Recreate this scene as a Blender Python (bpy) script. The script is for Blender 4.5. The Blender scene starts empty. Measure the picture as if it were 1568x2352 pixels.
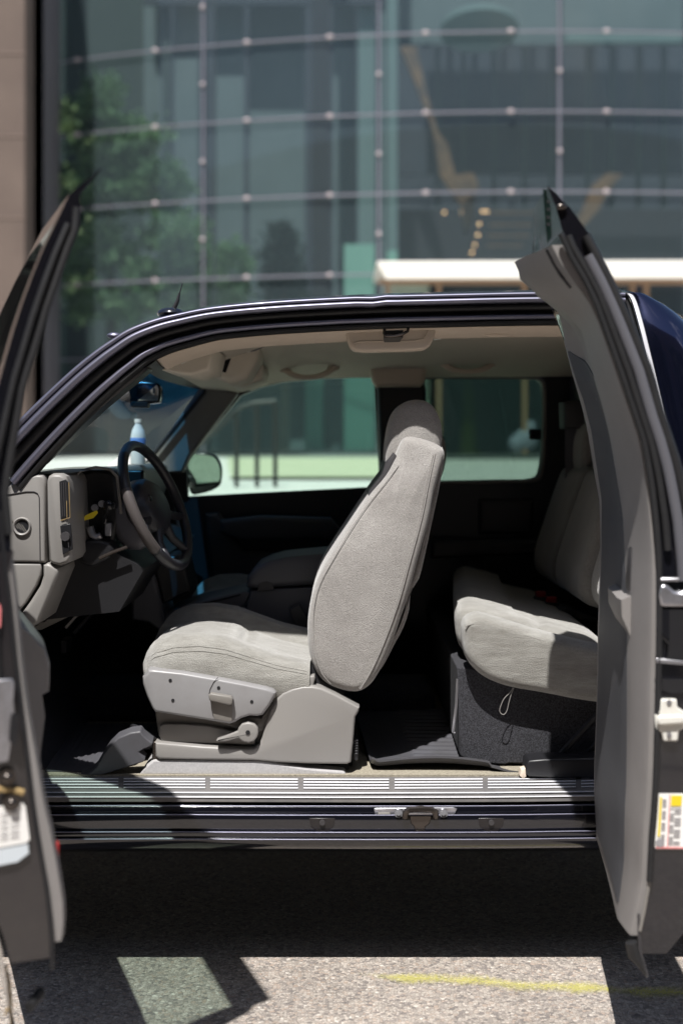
import bpy, bmesh, math, random
from mathutils import Vector
R = math.radians
random.seed(7)
SC = bpy.context.scene

# ---------------------------------------------------------------- camera
F, D, CZ, HV, CU = 2880.0, 3.2, 1.38, 1010.0, 784.0
cam_d = bpy.data.cameras.new('camera')
cam = bpy.data.objects.new('camera', cam_d)
SC.collection.objects.link(cam)
SC.camera = cam
cam.location = (0, -D, CZ)
cam.rotation_euler = (R(90), 0, 0)
cam_d.sensor_fit = 'HORIZONTAL'
cam_d.sensor_width = 24.0
cam_d.lens = F/1568*24
cam_d.shift_y = (HV-1176)/1568
cam_d.clip_end = 2000
cam_d.dof.use_dof = True
cam_d.dof.focus_distance = D+0.14
cam_d.dof.aperture_fstop = 1.7
cam_d.dof.aperture_blades = 9

# ---------------------------------------------------------------- light
SUN = Vector((0.132, 0.49, -1.0)).normalized()      # the way the light travels
world = bpy.data.worlds.new('World'); SC.world = world; world.use_nodes = True
nt = world.node_tree; nt.nodes.clear()
def wn(t, **k):
    n = nt.nodes.new(t)
    for a, b in k.items(): setattr(n, a, b)
    return n
sky = wn('ShaderNodeTexSky', sky_type='NISHITA', sun_disc=False)
sky.sun_elevation = math.asin(-SUN.z)
sky.sun_rotation = math.atan2(-SUN.x, -SUN.y)
sky.air_density = 1.0; sky.dust_density = 1.0; sky.ozone_density = 1.2
tc = wn('ShaderNodeTexCoord')
nz = wn('ShaderNodeTexNoise'); nz.inputs['Scale'].default_value = 2.6; nz.inputs['Detail'].default_value = 8; nz.inputs['Roughness'].default_value = .6
cr = wn('ShaderNodeValToRGB'); cr.color_ramp.elements[0].position = .56; cr.color_ramp.elements[1].position = .70
mx = wn('ShaderNodeMixRGB'); mx.inputs[2].default_value = (8, 8.1, 8.4, 1)
bg = wn('ShaderNodeBackground'); bg.inputs[1].default_value = 0.08
wo = wn('ShaderNodeOutputWorld')
nt.links.new(tc.outputs['Generated'], nz.inputs['Vector'])
nt.links.new(nz.outputs['Fac'], cr.inputs[0]); nt.links.new(cr.outputs[0], mx.inputs[0])
nt.links.new(sky.outputs[0], mx.inputs[1]); nt.links.new(mx.outputs[0], bg.inputs[0]); nt.links.new(bg.outputs[0], wo.inputs[0])
sl = bpy.data.lights.new('sun', 'SUN'); sl.energy = 5.0; sl.angle = R(0.53); sl.color = (1, .975, .94)
so = bpy.data.objects.new('sun', sl); SC.collection.objects.link(so)
so.rotation_euler = SUN.to_track_quat('-Z', 'Y').to_euler()
SC.view_settings.view_transform = 'Standard'; SC.view_settings.look = 'None'
SC.view_settings.exposure = 0.5; SC.view_settings.gamma = 1
SC.cycles.max_bounces = 8; SC.cycles.transparent_max_bounces = 16
SC.cycles.diffuse_bounces = 2; SC.cycles.glossy_bounces = 3
SC.cycles.caustics_reflective = False; SC.cycles.caustics_refractive = False
SC.cycles.sample_clamp_indirect = 4

# ---------------------------------------------------------------- materials
def srgb(r, g, b):
    return tuple(((c/255)/12.92 if c/255 <= .04045 else ((c/255+.055)/1.055)**2.4) for c in (r, g, b))
MATS = {}
def mat(name, col, rough=.5, metal=0., spec=.5, coat=0., bump=None, var=None, sheen=0., emit=None):
    """bump=(scale, strength, distance); var=(scale, amount, second colour)"""
    m = bpy.data.materials.new(name); m.use_nodes = True
    t = m.node_tree; p = t.nodes['Principled BSDF']
    p.inputs['Base Color'].default_value = (*col, 1)
    p.inputs['Roughness'].default_value = rough; p.inputs['Metallic'].default_value = metal
    p.inputs['Specular IOR Level'].default_value = spec
    p.inputs['Coat Weight'].default_value = coat; p.inputs['Coat Roughness'].default_value = .04
    p.inputs['Sheen Weight'].default_value = sheen
    if emit:
        p.inputs['Emission Color'].default_value = (*emit[0], 1); p.inputs['Emission Strength'].default_value = emit[1]
    c = t.nodes.new('ShaderNodeTexCoord')
    if var:
        n = t.nodes.new('ShaderNodeTexNoise'); n.inputs['Scale'].default_value = var[0]; n.inputs['Detail'].default_value = 6
        n.inputs['Roughness'].default_value = .65
        r = t.nodes.new('ShaderNodeValToRGB'); r.color_ramp.elements[0].position = .35; r.color_ramp.elements[1].position = .68
        x = t.nodes.new('ShaderNodeMixRGB'); x.inputs[1].default_value = (*col, 1); x.inputs[2].default_value = (*var[2], 1)
        q = t.nodes.new('ShaderNodeMath'); q.operation = 'MULTIPLY'; q.inputs[1].default_value = var[1]
        t.links.new(c.outputs['Object'], n.inputs['Vector']); t.links.new(n.outputs['Fac'], r.inputs[0])
        t.links.new(r.outputs[0], q.inputs[0]); t.links.new(q.outputs[0], x.inputs[0]); t.links.new(x.outputs[0], p.inputs['Base Color'])
    if bump:
        n = t.nodes.new('ShaderNodeTexNoise'); n.inputs['Scale'].default_value = bump[0]; n.inputs['Detail'].default_value = 3
        b = t.nodes.new('ShaderNodeBump'); b.inputs['Strength'].default_value = bump[1]; b.inputs['Distance'].default_value = bump[2]
        t.links.new(c.outputs['Object'], n.inputs['Vector']); t.links.new(n.outputs['Fac'], b.inputs['Height']); t.links.new(b.outputs[0], p.inputs['Normal'])
    MATS[name] = m
    return m
def glass(name, tint, refl=.06, rough=.0, stripes=None, band=None, k=.7, haze=None):
    m = bpy.data.materials.new(name); m.use_nodes = True
    t = m.node_tree; t.nodes.clear()
    o = t.nodes.new('ShaderNodeOutputMaterial'); mxs = t.nodes.new('ShaderNodeMixShader')
    tr = t.nodes.new('ShaderNodeBsdfTransparent'); tr.inputs[0].default_value = (*tint, 1)
    gl = t.nodes.new('ShaderNodeBsdfGlossy'); gl.inputs['Roughness'].default_value = rough; gl.inputs[0].default_value = (1, 1, 1, 1)
    fr = t.nodes.new('ShaderNodeLayerWeight'); fr.inputs[0].default_value = .5; pw = t.nodes.new('ShaderNodeMath'); pw.operation = 'POWER'; pw.inputs[1].default_value = 4.5; t.links.new(fr.outputs['Facing'], pw.inputs[0])
    q = t.nodes.new('ShaderNodeMath'); q.operation = 'MULTIPLY_ADD'; q.inputs[1].default_value = k; q.inputs[2].default_value = refl
    t.links.new(pw.outputs[0], q.inputs[0]); 
    q.use_clamp = True
    t.links.new(q.outputs[0], mxs.inputs[0]); t.links.new(tr.outputs[0], mxs.inputs[1]); t.links.new(gl.outputs[0], mxs.inputs[2])
    t.links.new(mxs.outputs[0], o.inputs[0])
    if haze:      # even diffuse veil painted over the glass in place of reflected haze
        df = t.nodes.new('ShaderNodeBsdfDiffuse'); df.inputs[0].default_value = (*haze[1], 1); m3 = t.nodes.new('ShaderNodeMixShader'); m3.inputs[0].default_value = haze[0]
        t.links.new(mxs.outputs[0], m3.inputs[1]); t.links.new(df.outputs[0], m3.inputs[2]); t.links.new(m3.outputs[0], o.inputs[0])
    if band:      # colour of the glass itself changes with height (shade band of a windscreen)
        g = t.nodes.new('ShaderNodeNewGeometry'); s = t.nodes.new('ShaderNodeSeparateXYZ'); r = t.nodes.new('ShaderNodeMapRange')
        r.inputs[1].default_value = band[0]; r.inputs[2].default_value = band[1]
        x = t.nodes.new('ShaderNodeMixRGB'); x.inputs[1].default_value = (*tint, 1); x.inputs[2].default_value = (*band[2], 1)
        c = t.nodes.new('ShaderNodeTexCoord'); t.links.new(c.outputs['Object'], s.inputs[0])
        t.links.new(s.outputs['Z'], r.inputs[0]); t.links.new(r.outputs[0], x.inputs[0]); t.links.new(x.outputs[0], tr.inputs[0])
    if stripes:
        c = t.nodes.new('ShaderNodeTexCoord'); w = t.nodes.new('ShaderNodeTexWave'); w.bands_direction = 'Z'
        w.inputs['Scale'].default_value = stripes[0]; w.inputs['Distortion'].default_value = 0
        n = t.nodes.new('ShaderNodeTexNoise'); n.inputs['Scale'].default_value = .6; n.inputs['Detail'].default_value = 4
        mp = t.nodes.new('ShaderNodeMapping'); mp.inputs['Scale'].default_value = (1, 1, .15)
        x = t.nodes.new('ShaderNodeMixRGB'); x.inputs[1].default_value = (*tint, 1); x.inputs[2].default_value = (*stripes[1], 1)
        x2 = t.nodes.new('ShaderNodeMixRGB'); x2.inputs[2].default_value = (*stripes[2], 1)
        t.links.new(c.outputs['Object'], w.inputs[0]); t.links.new(w.outputs['Fac'], x.inputs[0])
        t.links.new(c.outputs['Object'], mp.inputs[0]); t.links.new(mp.outputs[0], n.inputs['Vector'])
        t.links.new(n.outputs['Fac'], x2.inputs[0]); t.links.new(x.outputs[0], x2.inputs[1]); t.links.new(x2.outputs[0], tr.inputs[0])
    MATS[name] = m
    return m

# vehicle
mat('paint_navy', srgb(50, 55, 86), .12, .92, .6, 1.0)
mat('paint_black', srgb(24, 24, 30), .2, .3, .6, 1., bump=(60, .05, .002))
mat('trim_shade', srgb(76, 77, 81), .6, bump=(700, .25, .0008), var=(6, .4, srgb(66, 66, 70)))  # darker door trim: shade of its cab-facing side put into the colour
mat('paint', srgb(17, 18, 26), .16, .2, .6, 1.0, bump=(900, .02, .001))
mat('paint_frame', srgb(112, 112, 128), .42, .8, .6, .2, var=(14, .4, srgb(128, 126, 140)))
mat('paint_door', srgb(44, 41, 44), .28, .35, .6, .7, var=(5, .6, srgb(64, 60, 58)))
mat('rubber', srgb(26, 26, 28), .55, bump=(260, .3, .001), var=(30, .4, srgb(40, 40, 42)))
mat('rubber_mat', srgb(80, 80, 85), .45, bump=(420, .5, .001), var=(12, .5, srgb(62, 60, 60)))
mat('trim_grey', srgb(138, 135, 132), .42, bump=(700, .18, .0006), var=(9, .25, srgb(142, 138, 132)))
mat('trim_silver', srgb(142, 141, 142), .36, bump=(700, .14, .0006), var=(9, .5, srgb(126, 123, 122)))
mat('trim_mid', srgb(124, 120, 115), .5, bump=(600, .2, .0006))
mat('trim_door', srgb(136, 132, 130), .5, bump=(700, .2, .0006), var=(7, .4, srgb(120, 116, 113)))
mat('trim_dark', srgb(62, 60, 62), .5, bump=(600, .3, .0008))
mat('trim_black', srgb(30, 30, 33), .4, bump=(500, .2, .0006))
mat('console_grey', srgb(92, 92, 98), .45, bump=(600, .2, .0006))
mat('tan', srgb(214, 198, 180), .75, bump=(500, .2, .0008))
mat('headliner', srgb(222, 212, 196), .95, bump=(800, .4, .001), var=(5, .3, srgb(206, 196, 180)))
mat('carpet', srgb(176, 168, 150), 1., bump=(900, .9, .003), var=(120, .8, srgb(130, 122, 108)))
mat('carpet_light', srgb(188, 186, 186), .9, bump=(1100, .8, .002), var=(220, .5, srgb(150, 148, 150)))
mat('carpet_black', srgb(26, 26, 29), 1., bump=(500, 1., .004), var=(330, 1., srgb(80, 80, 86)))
mat('plate', srgb(100, 98, 99), .4, var=(18, .5, srgb(128, 124, 120)), bump=(600, .1, .0005))
mat('plate_rib', srgb(206, 206, 211), .35)
mat('steel', srgb(190, 190, 196), .32, .85, var=(40, .5, srgb(130, 126, 124)))
mat('steel_dark', srgb(88, 82, 78), .25, .85)
mat('white_plastic', srgb(222, 220, 212), .5, var=(30, .3, srgb(190, 184, 172)))
mat('label_white', srgb(240, 238, 234), .5)
mat('label_yellow', srgb(230, 205, 40), .5)
mat('label_ink', srgb(150, 146, 148), .6)
mat('red', srgb(168, 30, 28), .35)
mat('pink', srgb(220, 130, 130), .4)
mat('black', (.012, .012, .014), .5)
mat('black_gloss', (.01, .01, .012), .15)
mat('mirror', (.8, .84, .82), .03, 1.)
mat('leather', srgb(44, 44, 50), .35, bump=(500, .4, .001))
mat('wood_grey', srgb(80, 75, 74), .35)
mat('plug', srgb(36, 33, 34), .3)
mat('tyre', (.02, .02, .021), .8)
mat('dirt', srgb(165, 140, 95), .8, var=(30, .6, srgb(90, 76, 56)))
mat('plastic_clear', srgb(206, 214, 220), .1, spec=.8)
mat('water', srgb(225, 240, 250), .05, spec=.8)
mat('bottle_label', srgb(90, 130, 200), .5)
glass('glass_side', srgb(170, 188, 180), .03)
glass('glass_far', srgb(226, 240, 234), .02)
glass('glass_shield', srgb(225, 240, 236), .02, band=(.235, .29, srgb(60, 128, 172)), k=.12)
# place
mat('stone', srgb(102, 88, 79), .85, bump=(30, .3, .01), var=(1.2, .6, srgb(86, 73, 66)))
mat('stone_joint', srgb(128, 112, 102), .85)
mat('frame_dark', srgb(96, 92, 96), .6)
mat('cable', srgb(126, 124, 134), .5, .3)
mat('clamp', srgb(176, 164, 166), .5, .2)
mat('pave', srgb(206, 203, 198), .9, bump=(12, .2, .01), var=(2.5, .5, srgb(186, 182, 174)))
mat('pave_green', srgb(170, 176, 146), .95, var=(4, .7, srgb(192, 188, 166)))
mat('white_metal', srgb(236, 232, 222), .5)
mat('bronze', srgb(156, 128, 104), .5, .2)
mat('rail', srgb(40, 42, 42), .45)
mat('leaf', srgb(120, 158, 108), .6, var=(1.2, .9, srgb(192, 218, 158)))
mat('leaf_dark', srgb(34, 54, 44), .7, var=(1.5, .8, srgb(46, 68, 56)))
mat('bark', srgb(86, 72, 60), .9, bump=(20, .6, .02))
mat('concrete', srgb(150, 146, 140), .9, bump=(20, .3, .01), var=(.6, .5, srgb(126, 122, 116)))
mat('yellow_sign', srgb(100, 98, 34), .6)
mat('white_bag', srgb(120, 128, 142), .7)
mat('in_teal', srgb(106, 120, 121), .8, var=(.5, .6, srgb(86, 101, 102)))
mat('in_teal_lt', srgb(112, 134, 132), .8)
mat('in_mint', srgb(140, 190, 172), .7)
mat('in_slate', srgb(58, 66, 76), .8, var=(.6, .7, srgb(48, 51, 60)))
mat('in_dark', srgb(30, 30, 36), .8)
mat('in_green', srgb(60, 74, 71), .8, var=(.4, .7, srgb(48, 60, 60)))
mat('in_floor', srgb(110, 112, 110), .5)
mat('in_wood', srgb(136, 102, 66), .6, var=(1.0, 1., srgb(60, 54, 50)))
mat('lamp', (1, .8, .5), .5, emit=((1, .55, .25), 9.0))
glass('facade', srgb(220, 230, 230), .05, stripes=(9, srgb(206, 220, 220), srgb(194, 208, 210)), haze=(.36, srgb(76, 88, 92)))

def aggregate():
    m = bpy.data.materials.new('asphalt'); m.use_nodes = True
    t = m.node_tree; p = t.nodes['Principled BSDF']; p.inputs['Roughness'].default_value = .85; p.inputs['Specular IOR Level'].default_value = .3
    c = t.nodes.new('ShaderNodeTexCoord')
    w = t.nodes.new('ShaderNodeTexNoise'); w.inputs['Scale'].default_value = 60; w.inputs['Detail'].default_value = 3
    wm = t.nodes.new('ShaderNodeMixRGB'); wm.blend_type = 'ADD'; wm.inputs[0].default_value = .008
    t.links.new(c.outputs['Object'], w.inputs['Vector']); t.links.new(c.outputs['Object'], wm.inputs[1]); t.links.new(w.outputs['Color'], wm.inputs[2])
    v = t.nodes.new('ShaderNodeTexVoronoi'); v.inputs['Scale'].default_value = 118; v.inputs['Randomness'].default_value = 1
    e = t.nodes.new('ShaderNodeTexVoronoi'); e.inputs['Scale'].default_value = 118; e.feature = 'DISTANCE_TO_EDGE'
    t.links.new(wm.outputs[0], v.inputs['Vector']); t.links.new(wm.outputs[0], e.inputs['Vector'])
    s = t.nodes.new('ShaderNodeSeparateColor'); t.links.new(v.outputs['Color'], s.inputs[0])
    r = t.nodes.new('ShaderNodeValToRGB'); cr = r.color_ramp
    cols = [(0, srgb(136, 129, 125)), (.18, srgb(166, 157, 150)), (.45, srgb(184, 174, 164)), (.7, srgb(204, 194, 184)), (.9, srgb(184, 166, 152)), (1, srgb(226, 218, 208))]
    cr.elements[0].position = 0; cr.elements[0].color = (*cols[0][1], 1); cr.elements[1].position = 1; cr.elements[1].color = (*cols[-1][1], 1)
    for a, b in cols[1:-1]:
        x = cr.elements.new(a); x.color = (*b, 1)
    t.links.new(s.outputs[0], r.inputs[0])
    er = t.nodes.new('ShaderNodeMapRange'); er.inputs[1].default_value = 0; er.inputs[2].default_value = .12; er.inputs[3].default_value = .55; er.inputs[4].default_value = 1
    t.links.new(e.outputs['Distance'], er.inputs[0])
    f = t.nodes.new('ShaderNodeTexNoise'); f.inputs['Scale'].default_value = 900; f.inputs['Detail'].default_value = 3
    fm = t.nodes.new('ShaderNodeMapRange'); fm.inputs[1].default_value = .3; fm.inputs[2].default_value = .7; fm.inputs[3].default_value = .7; fm.inputs[4].default_value = 1.15
    t.links.new(c.outputs['Object'], f.inputs['Vector']); t.links.new(f.outputs['Fac'], fm.inputs[0])
    g = t.nodes.new('ShaderNodeTexNoise'); g.inputs['Scale'].default_value = 3.2; g.inputs['Detail'].default_value = 7; g.inputs['Roughness'].default_value = .7
    gm = t.nodes.new('ShaderNodeMapRange'); gm.inputs[1].default_value = .3; gm.inputs[2].default_value = .7; gm.inputs[3].default_value = .80; gm.inputs[4].default_value = 1.08
    t.links.new(c.outputs['Object'], g.inputs['Vector']); t.links.new(g.outputs['Fac'], gm.inputs[0])
    a1 = t.nodes.new('ShaderNodeMath'); a1.operation = 'MULTIPLY'; a2 = t.nodes.new('ShaderNodeMath'); a2.operation = 'MULTIPLY'
    sp = t.nodes.new('ShaderNodeTexNoise'); sp.inputs['Scale'].default_value = 11; sp.inputs['Detail'].default_value = 5
    sr = t.nodes.new('ShaderNodeMapRange'); sr.inputs[1].default_value = .66; sr.inputs[2].default_value = .74; sr.inputs[3].default_value = 1; sr.inputs[4].default_value = .62
    t.links.new(c.outputs['Object'], sp.inputs['Vector']); t.links.new(sp.outputs['Fac'], sr.inputs[0])
    a3 = t.nodes.new('ShaderNodeMath'); a3.operation = 'MULTIPLY'; t.links.new(gm.outputs[0], a3.inputs[0]); t.links.new(sr.outputs[0], a3.inputs[1])
    t.links.new(er.outputs[0], a1.inputs[0]); t.links.new(fm.outputs[0], a1.inputs[1]); t.links.new(a1.outputs[0], a2.inputs[0]); t.links.new(a3.outputs[0], a2.inputs[1])
    mm = t.nodes.new('ShaderNodeMixRGB'); mm.blend_type = 'MULTIPLY'; mm.inputs[0].default_value = 1
    t.links.new(r.outputs[0], mm.inputs[1]); t.links.new(a2.outputs[0], mm.inputs[2]); t.links.new(mm.outputs[0], p.inputs['Base Color'])
    b = t.nodes.new('ShaderNodeBump'); b.inputs['Strength'].default_value = .6; b.inputs['Distance'].default_value = .004
    t.links.new(a1.outputs[0], b.inputs['Height']); t.links.new(b.outputs[0], p.inputs['Normal'])
    MATS['asphalt'] = m
aggregate()
def paint_line():
    m = bpy.data.materials.new('worn_yellow'); m.use_nodes = True
    t = m.node_tree; p = t.nodes['Principled BSDF']; p.inputs['Roughness'].default_value = .8
    o = t.nodes['Material Output']
    c = t.nodes.new('ShaderNodeTexCoord'); n = t.nodes.new('ShaderNodeTexNoise'); n.inputs['Scale'].default_value = 130; n.inputs['Detail'].default_value = 5
    g = t.nodes.new('ShaderNodeTexNoise'); g.inputs['Scale'].default_value = 9; g.inputs['Detail'].default_value = 4
    a = t.nodes.new('ShaderNodeMath'); a.operation = 'ADD'
    t.links.new(c.outputs['Object'], n.inputs['Vector']); t.links.new(c.outputs['Object'], g.inputs['Vector'])
    t.links.new(n.outputs['Fac'], a.inputs[0]); t.links.new(g.outputs['Fac'], a.inputs[1])
    # worn away towards its edges and its left end
    s = t.nodes.new('ShaderNodeSeparateXYZ'); uvn = t.nodes.new('ShaderNodeUVMap'); t.links.new(uvn.outputs[0], s.inputs[0])
    ex = t.nodes.new('ShaderNodeMapRange'); ex.inputs[1].default_value = 0; ex.inputs[2].default_value = .16; ex.inputs[3].default_value = .6; ex.inputs[4].default_value = 0
    t.links.new(s.outputs[0], ex.inputs[0])
    ab = t.nodes.new('ShaderNodeMath'); ab.operation = 'SUBTRACT'; ab.inputs[1].default_value = .5; t.links.new(s.outputs[1], ab.inputs[0])
    ac = t.nodes.new('ShaderNodeMath'); ac.operation = 'ABSOLUTE'; t.links.new(ab.outputs[0], ac.inputs[0])
    ey = t.nodes.new('ShaderNodeMapRange'); ey.inputs[1].default_value = .0; ey.inputs[2].default_value = .5; ey.inputs[3].default_value = 0; ey.inputs[4].default_value = .6
    t.links.new(ac.outputs[0], ey.inputs[0])
    s1 = t.nodes.new('ShaderNodeMath'); s1.operation = 'SUBTRACT'; t.links.new(a.outputs[0], s1.inputs[0]); t.links.new(ex.outputs[0], s1.inputs[1])
    s2 = t.nodes.new('ShaderNodeMath'); s2.operation = 'SUBTRACT'; t.links.new(s1.outputs[0], s2.inputs[0]); t.links.new(ey.outputs[0], s2.inputs[1])
    k = t.nodes.new('ShaderNodeMapRange'); k.inputs[1].default_value = .62; k.inputs[2].default_value = 1.05; t.links.new(s2.outputs[0], k.inputs[0])
    k2 = t.nodes.new('ShaderNodeMath'); k2.operation = 'MULTIPLY'; k2.inputs[1].default_value = .44; t.links.new(k.outputs[0], k2.inputs[0])
    p.inputs['Base Color'].default_value = (*srgb(208, 202, 96), 1)
    tr = t.nodes.new('ShaderNodeBsdfTransparent'); mxs = t.nodes.new('ShaderNodeMixShader')
    t.links.new(k2.outputs[0], mxs.inputs[0]); t.links.new(tr.outputs[0], mxs.inputs[1]); t.links.new(p.outputs[0], mxs.inputs[2]); t.links.new(mxs.outputs[0], o.inputs[0])
    MATS['worn_yellow'] = m
paint_line()
def fabric(name='fabric', sc=(9, 26, 34), lo=(134, 131, 124), hi=(172, 170, 164), gs=500, g0=.78, dist=.006):
    """velour: fine grain, brushed worn streaks along the seat, slight stains"""
    m = bpy.data.materials.new(name); m.use_nodes = True
    t = m.node_tree; p = t.nodes['Principled BSDF']; p.inputs['Roughness'].default_value = .95; p.inputs['Sheen Weight'].default_value = .6
    p.inputs['Specular IOR Level'].default_value = .15
    c = t.nodes.new('ShaderNodeTexCoord')
    mp = t.nodes.new('ShaderNodeMapping'); mp.inputs['Scale'].default_value = sc; mp.inputs['Rotation'].default_value = (0, R(8), 0)
    n = t.nodes.new('ShaderNodeTexNoise'); n.inputs['Scale'].default_value = 1; n.inputs['Detail'].default_value = 7; n.inputs['Roughness'].default_value = .7
    t.links.new(c.outputs['Object'], mp.inputs[0]); t.links.new(mp.outputs[0], n.inputs['Vector'])
    r = t.nodes.new('ShaderNodeValToRGB'); r.color_ramp.elements[0].position = .32; r.color_ramp.elements[1].position = .7
    r.color_ramp.elements[0].color = (*srgb(*lo), 1); r.color_ramp.elements[1].color = (*srgb(*hi), 1)
    g = t.nodes.new('ShaderNodeTexNoise'); g.inputs['Scale'].default_value = gs; g.inputs['Detail'].default_value = 3
    gm = t.nodes.new('ShaderNodeMapRange'); gm.inputs[1].default_value = .35; gm.inputs[2].default_value = .65; gm.inputs[3].default_value = g0; gm.inputs[4].default_value = 1.12
    t.links.new(c.outputs['Object'], g.inputs['Vector']); t.links.new(g.outputs['Fac'], gm.inputs[0]); t.links.new(n.outputs['Fac'], r.inputs[0])
    mm = t.nodes.new('ShaderNodeMixRGB'); mm.blend_type = 'MULTIPLY'; mm.inputs[0].default_value = 1
    t.links.new(r.outputs[0], mm.inputs[1]); t.links.new(gm.outputs[0], mm.inputs[2]); t.links.new(mm.outputs[0], p.inputs['Base Color'])
    ad = t.nodes.new('ShaderNodeMath'); ad.operation = 'ADD'; t.links.new(n.outputs['Fac'], ad.inputs[0]); t.links.new(g.outputs['Fac'], ad.inputs[1])
    b = t.nodes.new('ShaderNodeBump'); b.inputs['Strength'].default_value = .7; b.inputs['Distance'].default_value = dist
    t.links.new(ad.outputs[0], b.inputs['Height']); t.links.new(b.outputs[0], p.inputs['Normal'])
    MATS[name] = m
fabric()
fabric('fabric_back', (5, 9, 7), (142, 138, 134), (170, 166, 162), 400, .76, .003)

# ---------------------------------------------------------------- helpers
def W(u, v, Y):
    d = D+Y
    return Vector(((u-CU)*d/F, Y, CZ+(HV-v)*d/F))
def tag(o, label=None, cat=None, group=None, kind=None):
    if label: o['label'] = label
    if cat: o['category'] = cat
    if group: o['group'] = group
    if kind: o['kind'] = kind
    return o
def wl(o):
    p = Vector((0, 0, 0))
    while o: p += o.location; o = o.parent
    return p
def empty(name, loc, parent=None, label=None, cat=None, group=None):
    o = bpy.data.objects.new(name, None); SC.collection.objects.link(o)
    o.empty_display_size = .1
    if parent: o.parent = parent
    o.location = Vector(loc)-(wl(parent) if parent else Vector((0, 0, 0)))
    return tag(o, label, cat, group)
class MB:
    def __init__(s): s.v = []; s.f = []
    def add(s, vs, fs):
        k = len(s.v); s.v += [Vector(x) for x in vs]; s.f += [tuple(i+k for i in f) for f in fs]; return s
    def box(s, a, b):
        x0, y0, z0 = a; x1, y1, z1 = b
        return s.add([(x0, y0, z0), (x1, y0, z0), (x1, y1, z0), (x0, y1, z0), (x0, y0, z1), (x1, y0, z1), (x1, y1, z1), (x0, y1, z1)],
                     [(0, 3, 2, 1), (4, 5, 6, 7), (0, 1, 5, 4), (1, 2, 6, 5), (2, 3, 7, 6), (3, 0, 4, 7)])
    def hexa(s, p):   # 8 corners, bottom ring then top ring
        return s.add(p, [(0, 3, 2, 1), (4, 5, 6, 7), (0, 1, 5, 4), (1, 2, 6, 5), (2, 3, 7, 6), (3, 0, 4, 7)])
    def prism(s, pts, off):       # polygon pts (3D, planar) moved by off
        n = len(pts); off = Vector(off)
        s.add(list(pts)+[Vector(p)+off for p in pts], [tuple(range(n)), tuple(range(2*n-1, n-1, -1))]+[(i, i+n, (i+1) % n+n, (i+1) % n) for i in range(n)])
        return s
    def grid(s, rows, cu=False, cv=False, caps=False):
        n = len(rows); m = len(rows[0]); k = []
        for i in range(n if cv else n-1):
            for j in range(m if cu else m-1):
                k.append((i*m+j, i*m+(j+1) % m, ((i+1) % n)*m+(j+1) % m, ((i+1) % n)*m+j))
        if caps: k += [tuple(range(m-1, -1, -1)), tuple((n-1)*m+j for j in range(m))]
        return s.add([p for r in rows for p in r], k)
    def tube(s, pts, r, n=8, closed=False):
        pts = [Vector(p) for p in pts]; rows = []
        N = len(pts); up = Vector((0, 0, 1)); rr = r if isinstance(r, (list, tuple)) else [r]*N
        for i, p in enumerate(pts):
            if closed: t = pts[(i+1) % N]-pts[i-1]
            else: t = pts[min(i+1, N-1)]-pts[max(i-1, 0)]
            t.normalize()
            a = up-t*up.dot(t)
            if a.length < .05: a = Vector((0, 1, 0))-t*t.y
            a.normalize(); b = t.cross(a); up = a
            rows.append([p+(a*math.cos(2*math.pi*j/n)+b*math.sin(2*math.pi*j/n))*rr[i] for j in range(n)])
        return s.grid(rows, cu=True, cv=closed, caps=not closed)
    def cyl(s, c, ax, r, h, n=20, r2=None):
        c = Vector(c); ax = Vector(ax).normalized()
        return s.tube([c-ax*h/2, c+ax*h/2], [r, r if r2 is None else r2], n)
    def ball(s, c, r, n=10, sc=(1, 1, 1)):
        rows = []
        for i in range(n+1):
            a = math.pi*i/n
            rows.append([Vector(c)+Vector((r*sc[0]*math.sin(a)*math.cos(2*math.pi*j/(2*n)), r*sc[1]*math.sin(a)*math.sin(2*math.pi*j/(2*n)), r*sc[2]*math.cos(a))) for j in range(2*n)])
        return s.grid(rows, cu=True)
    def build(s, name, m, parent=None, smooth=35, bevel=0, seg=2, label=None, cat=None, group=None, kind=None, merge=True):
        lo = Vector((min(p[i] for p in s.v) for i in range(3))); hi = Vector((max(p[i] for p in s.v) for i in range(3)))
        org = Vector(((lo.x+hi.x)/2, (lo.y+hi.y)/2, lo.z))
        me = bpy.data.meshes.new(name)
        bm = bmesh.new(); vs = [bm.verts.new(p-org) for p in s.v]
        for f in s.f:
            g = []
            for i in f:
                if not g or g[-1] != i: g.append(i)
            try: bm.faces.new([vs[i] for i in g])
            except ValueError: pass
        if merge: bmesh.ops.remove_doubles(bm, verts=bm.verts, dist=1e-5)
        bmesh.ops.recalc_face_normals(bm, faces=bm.faces)
        if smooth:
            for f in bm.faces: f.smooth = True
        bm.to_mesh(me); bm.free()
        if smooth: me.set_sharp_from_angle(angle=R(smooth))
        if isinstance(m, str): m = MATS[m]
        me.materials.append(m)
        o = bpy.data.objects.new(name, me); SC.collection.objects.link(o)
        if parent: o.parent = parent; o.location = org-wl(parent)
        else: o.location = org
        if bevel:
            b = o.modifiers.new('bevel', 'BEVEL'); b.width = bevel; b.segments = seg; b.limit_method = 'ANGLE'; b.angle_limit = R(40)
            b.harden_normals = False
        return tag(o, label, cat, group, kind)
def smooth(pts, n=4, closed=False):
    pts = [Vector(p) if len(p) == 3 else Vector((p[0], p[1], 0)) for p in pts]; N = len(pts); out = []
    for i in range(N if closed else N-1):
        if closed: a, b, c, d = pts[i-1], pts[i], pts[(i+1) % N], pts[(i+2) % N]
        else: a, b, c, d = pts[max(i-1, 0)], pts[i], pts[i+1], pts[min(i+2, N-1)]
        for k in range(n):
            t = k/n
            out.append(.5*((2*b)+(c-a)*t+(2*a-5*b+4*c-d)*t*t+(3*b-a-3*c+d)*t**3))
    if not closed: out.append(pts[-1])
    return out
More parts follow.
